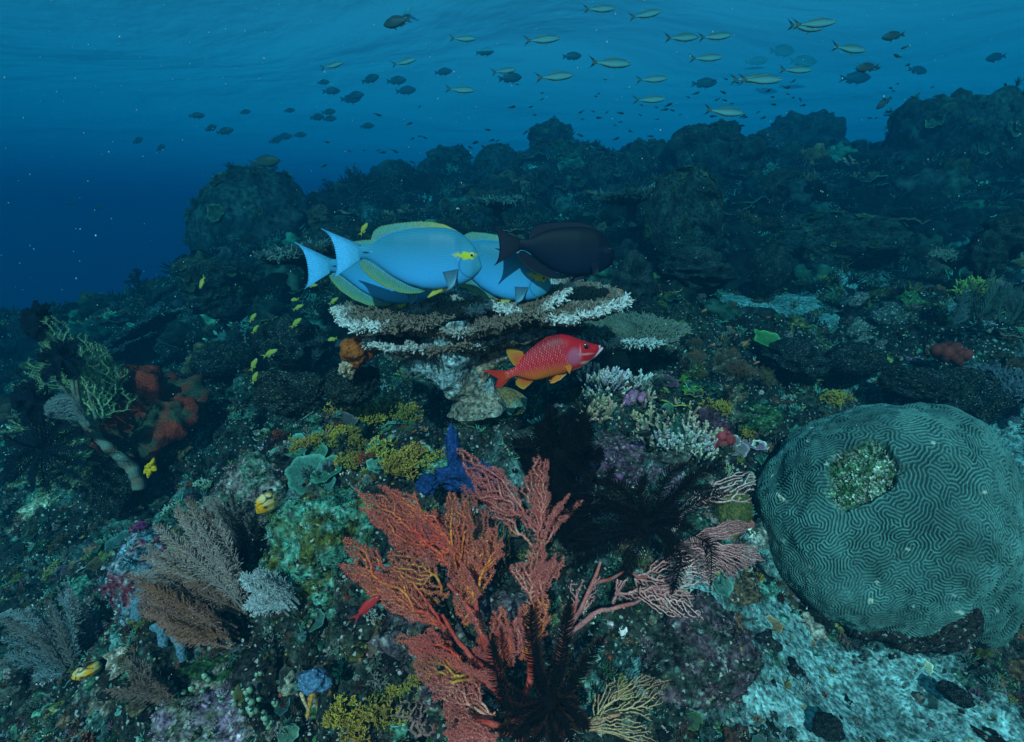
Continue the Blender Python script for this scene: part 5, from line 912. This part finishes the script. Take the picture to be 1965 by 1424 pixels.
rock('orange_sponge', "burnt orange sponge under the table coral's left tip", 'sponge', 686, 672, 1.48, 29, .05, 27, (.42, .10, .015), (.30, .06, .01), 53, M_SPONGE, 4, amp=.35, fr=2.0)
rock('pale_sponge', "cream and brown patchy sponge just below the orange sponge", 'sponge', 666, 708, 1.46, 15, .03, 18, (.62, .50, .36), (.34, .16, .08), 55, M_SPONGE, 4, amp=.35, fr=2.2)
rock('blue_sponge', "bright blue encrusting sponge sheet behind the red fan's top left plume", 'sponge', 900, 915, 1.10, 52, .03, 30, (.014, .045, .15), (.010, .032, .10), 57, M_SPONGE, 5, amp=.4, fr=2.4)
rock('blue_sponge', "narrow blue sponge tongue rising to the leather coral", 'sponge', 868, 862, 1.16, 13, .025, 40, (.015, .05, .16), (.015, .05, .18), 59, M_SPONGE, 4, amp=.25, fr=2.0)
rock('blue_sponge', "small blue sponge blobs left of the blue sheet", 'sponge', 822, 930, 1.08, 20, .03, 14, (.015, .045, .15), (.012, .04, .12), 61, M_SPONGE, 4, amp=.45, fr=2.6)
rock('blue_sponge', "slate blue sponge cap on an orange stem by the bottom sea squirts", 'sponge', 603, 1305, .80, 30, .025, 17, (.10, .20, .30), (.07, .15, .24), 63, M_SPONGE, 4, amp=.3, fr=2.2)
def stemmed():
    mb = MB(); P = np.array([at(590, 1375, .78), at(594, 1350, .785), at(602, 1320, .79)]); tube(mb, P, [.004, .004, .007], 8, (.62, .26, .05)); tube(mb, np.array([at(592, 1362, .78), at(583, 1345, .78), at(578, 1330, .78)]), [.003, .003, .004], 8, (.55, .38, .2)); tag(mb.build('orange_sponge', M_SPONGE, None, at(592, 1370, .78)), "forked orange finger sponge holding the slate blue cap", 'sponge')
stemmed()
def finger_sponges():
    for k, (a, b, c, lb) in enumerate([((268,1185,1.0),(258,1160,1.0),(272,1150,1.0),"stubby slate blue finger sponge left of the dark hole under the hydroids"),((300,1195,.97),(310,1215,.96),(318,1240,.95),"slim slate blue finger sponge in the dark hole under the hydroids"),((325,1205,.95),(345,1235,.94),(352,1265,.93),"longest slate blue finger sponge, right of the dark hole under the hydroids")]):
        P = np.array([at(*a), at(*b), at(*c)]); s = np.linspace(0, 2, 14); PP = np.stack([np.interp(s, [0, 1, 2], P[:, i]) for i in range(3)], -1); mb = MB(); tube(mb, PP, .011 * (1 + .3 * np.sin(s * 5 + k)) * np.linspace(1, .8, 14), 14, (.10, .20, .25)); V = mb.V[0]; mb.V[0] = V + .003 * fbm(V * 90, 3, k)[:, None]; tag(mb.build('finger_sponge', M_SPONGE, None, P[0]), lb, 'sponge', "slate blue finger sponges")
finger_sponges()
def sea_squirt(label, px, py, Y, w, h, lean, seed):
    O = at(px, py + h * .45, Y); s = mpp(px, py, Y); r = thing('sea_squirt', label, 'sea squirt', O); n, k = 40, 48; t = np.linspace(0, 1, n); a = np.linspace(0, 2 * np.pi, k, endpoint=False)
    R = w * s * .5 * np.interp(t, [0, .1, .4, .7, .88, .96, 1], [.55, .85, 1, .8, .48, .50, .42]); ax = np.stack([lean * h * s * t ** 1.6, -.25 * h * s * t, h * s * t], -1); V = ax[:, None] + R[:, None, None] * np.stack([np.cos(a), .85 * np.sin(a), .25 * np.cos(a + .5)], -1)[None]; V += (.05 * w * s * vnoise(V / (w * s) * 3.2, seed))[..., None]
    Pn = V / (w * s); ce = np.abs(fbm(Pn * 2.3 + seed, 2, seed)); line = np.clip(1.3 - ce / .085, 0, 1); c = mixc((.90, .36, .008), (.70, .55, .25), np.clip((fbm(Pn * 1.8, 2, seed + 4) - .15) * 2.5, 0, .8)); c = mixc(c, (.015, .015, .03), line); c = np.where((t > .95)[:, None, None], np.array([.02, .02, .03]), c)
    MB().add((V + O).reshape(-1, 3), grid_quads(n, k, True), None, c.reshape(-1, 3)).build('body', M_SEASQUIRT, r, O)
    i = np.linspace(0, 1, 6)[:, None, None]; inner = V[-1][None] * (1 - i) + (ax[-1] - np.array([0, 0, .35 * h * s * 1])) * i; inner = inner * 1.0; MB().add((inner + O).reshape(-1, 3), grid_quads(6, k, True), None, (.004, .004, .006)).build('siphon_opening', M_SEASQUIRT, r, O)
    T_ = np.linspace(0, 2 * np.pi, 20); c2 = V[20, 30] + O; mb = MB(); tube(mb, c2 + .09 * w * s * np.stack([np.cos(T_), -.2 - 0 * T_, np.sin(T_)], -1), .022 * w * s, 6, (.02, .02, .03)); mb.build('side_siphon', M_SEASQUIRT, r, O)
sea_squirt("yellow-orange sea squirt with black vein lines and a dark mouth, upper of two", 513, 958, 1.09, 44, 50, .22, 3)
sea_squirt("yellow-orange sea squirt with black veins, half buried in the bottom left hydroids", 172, 1280, 1.0, 50, 30, .1, 9)
def gy(px, py): return float(hit(px, py)[1])
def squirts():
    g = np.random.default_rng(9); proto = None
    n, k = 14, 12; t = np.linspace(0, 1, n); a = np.linspace(0, 2 * np.pi, k, endpoint=False); R = np.interp(t, [0, .2, .55, .85, .93, 1], [.6, .95, 1, .6, .42, .40]) * .5; V = np.stack([R[:, None] * np.cos(a), R[:, None] * np.sin(a), (t * 1.5)[:, None] + 0 * a], -1); c = mixc((.16, .20, .03), (.22, .40, .26), (t[:, None] + 0 * a) * 1.1); c[-2:] = (.5, .58, .5)
    for i in range(64):
        q = g.integers(0, 3); px_, py_ = [(360 + g.normal(0, 34), 1372 + g.normal(0, 22)), (505 + g.normal(0, 22), 1365 + g.normal(0, 26)), (430 + g.normal(0, 55), 1335 + g.normal(0, 22))][q]; O = at(px_, py_, min(gy(px_, py_), 1.0) - .02)
        if proto is None:
            proto = thing('green_sea_squirt', '', 'sea squirt', O); MB().add(V.reshape(-1, 3), grid_quads(n, k, True), None, c.reshape(-1, 3)).build('body', M_SEASQUIRT, proto)
            MB().add((np.stack([.19 * np.cos(a), .19 * np.sin(a), 0 * a + 1.47], -1)).reshape(-1, 3), None, [[0, j, j + 1] for j in range(1, k - 1)], (.01, .02, .02)).build('siphon_opening', M_SEASQUIRT, proto); o = proto
        else: o = dup(proto, O)
        o.rotation_euler = (g.uniform(.1, .8), g.uniform(-.4, .4), 0); s = g.uniform(.0075, .0125); o.scale = (s, s, s); tag(o, "small green barrel sea squirt with white-rimmed mouth in the bottom edge cluster", None, "green sea squirts at the bottom edge")
squirts()
def leather():
    Yl = float(np.clip(hit(965, 792)[1] - .02, 1.1, 1.5)); p = at(965, 770, Yl); s = mpp(965, 768, Yl); O = p - np.array([0, 0, .03]); na, nr = 220, 26; a = np.linspace(0, 2 * np.pi, na, endpoint=False)[None]; t = np.linspace(.03, 1, nr)[:, None]
    R = 46 * s * (1 + .06 * np.sin(a * 3)); x = t * R * np.cos(a); y = t * R * .75 * np.sin(a); z = .010 + .034 * (1 - t ** 2) + t ** 3 * (.010 * np.sin(a * 7 + .5) + .006 * np.sin(a * 11) - .020) ; c = mixc((.24, .15, .06), (.13, .27, .20), (t - .72) * 3.5 + 0 * a) * (1 + .3 * vnoise(np.stack([x, y, z + 0 * a], -1) * 300, 4))[..., None]
    r = thing('leather_coral', "ruffled brown leather coral with teal frilled edge under the squirrelfish", 'leather coral', O); V = np.stack([x, y + 0 * a, z + 0 * a], -1) + p
    MB().add(V.reshape(-1, 3), grid_quads(nr, na, True), None, c.reshape(-1, 3)).build('cap', M_SPONGE, r, O)
    rim = V[-1]; u = np.linspace(0, 1, 7)[:, None, None]; P = rim[None] * (1 - u) + (p + (rim - p) * np.array([.25, .25, 0]) - np.array([0, 0, .05])) * u; MB().add(P.reshape(-1, 3), grid_quads(7, na, True), None, (.12, .13, .09)).build('stalk', M_SPONGE, r, O)
leather()
def plates(label, cat, spots, col, group):
    for px_, py_, Y, s, lb in spots: clump('plate_coral', lb, 'plate coral', px_, py_, Y, s, 'plate', col, M_CORAL, 1, 0, group, tilt=-.55, seed=int(py_), sc=(1, 1, .8))
plates('', '', [(560,875,1.16,38,"ruffled teal plate coral leftmost on the ridge of plates"),(600,880,1.13,36,"ruffled teal plate coral highest in the ridge of plates"),(632,905,1.1,38,"ruffled teal plate coral at the right end of the ridge of plates"),(590,915,1.1,36,"ruffled teal plate coral in the centre of the ridge of plates"),(615,940,1.07,32,"ruffled teal plate coral lowest in the ridge of plates"),(555,925,1.12,32,"ruffled teal plate coral left of centre, low in the ridge of plates")], (.05, .15, .11), "ruffled teal plate corals on the left boulder")
plates('', '', [(1475,657,2.2,28,"smooth bright green oval plate coral lying on the right rubble")], (.06, .22, .06), "single plates")
plates('', '', [(1115,815,1.2,34,"brown cup coral with a thin white rim left of the staghorn patch")], (.10, .09, .05), "single plates")
def fronds():
    O = at(290, 900, 1.45); r = thing('yellow_soft_coral', "bright yellow lobed frond below the big left sea fan's trunk", 'soft coral', O)
    for k, (dx, dy) in enumerate([(-14, 12), (-12, -2), (-6, 20), (6, -18), (10, 6), (-2, -8)]):
        P = np.array([at(290 + 3, 890, 1.45), at(290 + dx * .6, 897 + dy * .5, 1.44), at(290 + dx, 897 + dy, 1.435)]); mb = MB(); s = np.linspace(0, 2, 7); tube(mb, np.stack([np.interp(s, [0, 1, 2], P[:, i]) for i in range(3)], -1), [.006, .008, .0085, .008, .007, .005, .002], 10, (.72, .38, .012)); mb.build('lobe', M_SPONGE, r, O)
fronds()
for a in [('soft_coral', "small crimson soft coral between staghorn patch and brain coral", 'soft coral', 1378, 848, 1.35, 20, 'balls', (.34, .035, .04), 5), ('soft_coral', "pink knobbly soft coral below the white-tipped staghorn", 'soft coral', 1205, 765, 1.38, 17, 'balls', (.42, .15, .24), 5), ('algae_sprig', "lime green leafy algae right of the pink knobbly coral", 'algae', 1222, 755, 1.37, 14, 'plate', (.22, .32, .02), 5),
          ('algae_sprig', "bright green algae leaves under the bushy soft coral, left clump", 'algae', 1305, 730, 1.5, 16, 'plate', (.06, .28, .02), 4), ('algae_sprig', "bright green algae leaves under the bushy soft coral, right clump", 'algae', 1322, 752, 1.48, 16, 'plate', (.08, .30, .02), 4), ('soft_coral', "magenta soft coral tuft at the dark left edge of the hydroid boulder", 'soft coral', 262, 1022, 1.2, 18, 'branchy', (.34, .03, .14), 3), ('soft_coral', "red-brown crust on the right slope behind the brain coral", 'sponge', 1812, 685, 2.0, 26, 'balls', (.14, .022, .012), 6),
          ('algae_sprig', "green-gold leafy coral bush on the right slope", 'coral', 1858, 560, 2.2, 32, 'thick', (.20, .25, .05), 14), ('soft_coral', "tall drooping grey-green soft coral at the right edge", 'soft coral', 1900, 610, 2.1, 70, 'plume', (.07, .11, .09), 22)]:
    clump(a[0], a[1], a[2], a[3], a[4], a[5], a[6], a[7], a[8], M_CORAL, a[9], 1.0, None, seed=4)
# ------------------------------------------------------------------ coral heads and bommies of the slope behind
def bommie_mesh(seed, amp=.28, fr=1.5, lobes=False):
    V, T = ICO[5]; n = fbm(V * fr + seed, 5, seed); n2 = np.abs(fbm(V * 5 + seed, 3, seed + 2))
    if lobes: n = n * .5 - 1.1 * np.abs(vnoise(V * 2.6 + seed, seed)) + .4
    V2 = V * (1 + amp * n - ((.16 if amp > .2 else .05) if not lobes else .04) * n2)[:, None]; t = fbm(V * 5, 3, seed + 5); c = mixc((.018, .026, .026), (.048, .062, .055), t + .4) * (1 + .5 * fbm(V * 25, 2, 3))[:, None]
    mb = MB().add(V2, None, T, c); g = np.random.default_rng(seed); k = 0 if lobes else (260 if amp > .2 else 120)
    if k:
        idx = g.choice(len(V), k); idx = idx[V[idx, 2] > -.4]; M = np.stack([rot_to(V[i]) @ rotz(g.uniform(0, 6.28)) * g.uniform(.05, .13) for i in idx])
        for q in range(3):
            j = np.arange(len(idx)) % 3 == q; scatter(mb, [TPL['tuft'][0], TPL['branchy'][1], TPL['plate'][2]][q], M[j], V2[idx][j], np.tile([[.07, .075, .04]], (j.sum(), 1)) * g.uniform(.5, 1.6, (j.sum(), 1)))
    return mb
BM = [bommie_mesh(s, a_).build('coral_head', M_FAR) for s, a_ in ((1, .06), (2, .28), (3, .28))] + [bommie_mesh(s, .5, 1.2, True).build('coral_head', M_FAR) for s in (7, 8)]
for o_ in list(BM): n_ = o_.copy(); n_.data = o_.data.copy(); n_.data.materials.clear(); n_.data.materials.append(M_NEAR); COL.objects.link(n_); BM.append(n_)
used = set()
GB = "coral heads on the far slope"
for k, (px_, py_, Y, rx, rz, lb) in enumerate([(492,455,3.9,118,128,"large domed boulder coral alone on the left skyline under the grouper"),(1055,282,7.5,58,44,"smooth rounded coral head at the centre of the skyline"),(1390,268,5.0,36,30,"dome of the right skyline cluster, highest"),(1330,320,4.8,60,60,"broad dome below the highest one in the right skyline cluster"),(1425,315,4.6,40,44,"knobbly dome right of the broad one in the skyline cluster"),
 (1815,330,4.6,108,135,"tall ragged reef tower on the right skyline"),(1900,300,5.0,70,80,"ragged shoulder at the right of the reef tower"),(1730,410,4.6,110,90,"dark spreading foot of the reef tower, left"),(1880,430,4.4,110,90,"dark spreading foot of the reef tower, right"),(1535,290,7,75,60,"faded mound on the skyline between dome cluster and reef tower"),(1650,295,5.2,24,20,"small smooth dome left of the reef tower"),(1690,330,4.8,34,26,"second smooth dome left of the reef tower, lower"),
 (1312,420,3.3,42,95,"upright rough coral pillar right of the dark surgeonfish"),(1240,330,5.5,60,50,"dim heap on the slope left of the dome cluster"),(860,330,7.0,60,44,"dim heap on the left shoulder of the skyline"),(760,370,6.2,60,44,"dim heap lowest on the left shoulder of the skyline"),(955,340,6.5,60,60,"dark heap left of the central rounded head"),(1150,370,5,70,50,"dark heap below the central rounded head"),
 (1925,460,2.6,46,36,"pillowy lobed coral at the right edge, upper"),(1890,490,2.55,28,34,"pillowy lobed coral at the right edge, lower left"),(640,470,3.6,70,40,"dim coral rise right of the domed boulder"),(420,560,3.2,70,60,"dim grey-green heap at the foot of the domed boulder"),(1240,610,2.3,40,26,"dark rounded coral behind the small grey-green table coral"),(1215,545,2.5,40,46,"dark hummock right of the dark surgeonfish's head"),
 (1640,610,2.7,18,14,"small pale domed coral on the right rubble"),(1755,560,2.9,50,26,"dark rubble mound behind the right sand patch"),(1600,470,3.6,120,60,"dark mid-distance heap beyond the sand patches"),(1520,690,2.1,60,30,"low dark heap in the rubble left of the brain coral's top"),(1640,690,2.1,60,34,"low dark heap in the rubble above the brain coral"),(1760,740,1.9,60,34,"low dark heap behind the brain coral's crown"),(1850,760,1.9,70,50,"low dark heap behind the brain coral's right shoulder"),
 (560,660,2.3,70,40,"dim heap left of the orange sponge"),(430,690,2.4,60,36,"dim heap right of the left slope's red sponge"),(560,760,1.7,70,44,"weedy heap left of the dark hollow"),(215,930,1.75,36,60,"dark hump the big left sea fan is rooted on"),(1330,520,2.7,70,34,"dim heap left of the sand patch"),(1480,515,3.0,40,44,"grey-green heap above the sand patch"),(680,745,1.55,50,40,"teal crusted hump under the pale sponge"),(1900,1000,1.9,60,50,"dim hump right of the brain coral"),(1590,1395,.85,28,12,"crusty lump on the bottom sand, left"),(1830,1330,.95,24,14,"dark crusty lump on the bottom sand, right")]):
    Y = Y * (1.35 if Y >= 3.9 else 1); q0 = Y < 2.45; q = 4 if rx < 30 or 'dome' in lb and 'boulder' not in lb else k % 4; q = 0 if k == 0 else (3 if 'pillowy' in lb else q); q += 5 * q0; p = BM[q]
    o = p if q not in used else p.copy()
    if q in used: COL.objects.link(o)
    used.add(q); s = mpp(px_, py_, Y); o.location = tuple(at(px_, py_, Y)); o.scale = (rx * s, max(rx, rz) * s * .8, rz * s); o.rotation_euler = (0, 0, k * 1.7); tag(o, lb, 'coral head', GB)
for q in range(10):
    if q not in used: bpy.data.objects.remove(BM[q])
# drifting specks in the water
def specks():
    g = np.random.default_rng(2); V, T = ICO[1]; V = V[:]; mb = MB(); n = 1300; px_ = g.uniform(-300, 2300, n); py_ = g.uniform(-100, 1300, n); Y = g.uniform(.6, 3.2, n)
    L = np.array([at(a, b, c) for a, b, c in zip(px_, py_, Y)]); s = np.array([mpp(a, b, c) for a, b, c in zip(px_, py_, Y)]) * np.exp(g.normal(-.45, .45, n)); ok = (L[:, 2] > ground(L[:, 0], L[:, 1]) + .05) & (L[:, 2] < 4.2); L, s = L[ok], s[ok]
    M = np.stack([rotz(g.uniform(0, 6)) * q * np.array([1, .8, g.uniform(.8, 1.9)]) for q in s]); scatter(mb, (V, np.zeros((0, 4), int), T, np.ones((len(V), 3))), M, L, np.tile([[.5, .52, .5]], (len(L), 1))); tag(mb.build('drifting_specks', M_FIN), kind='stuff')
specks()
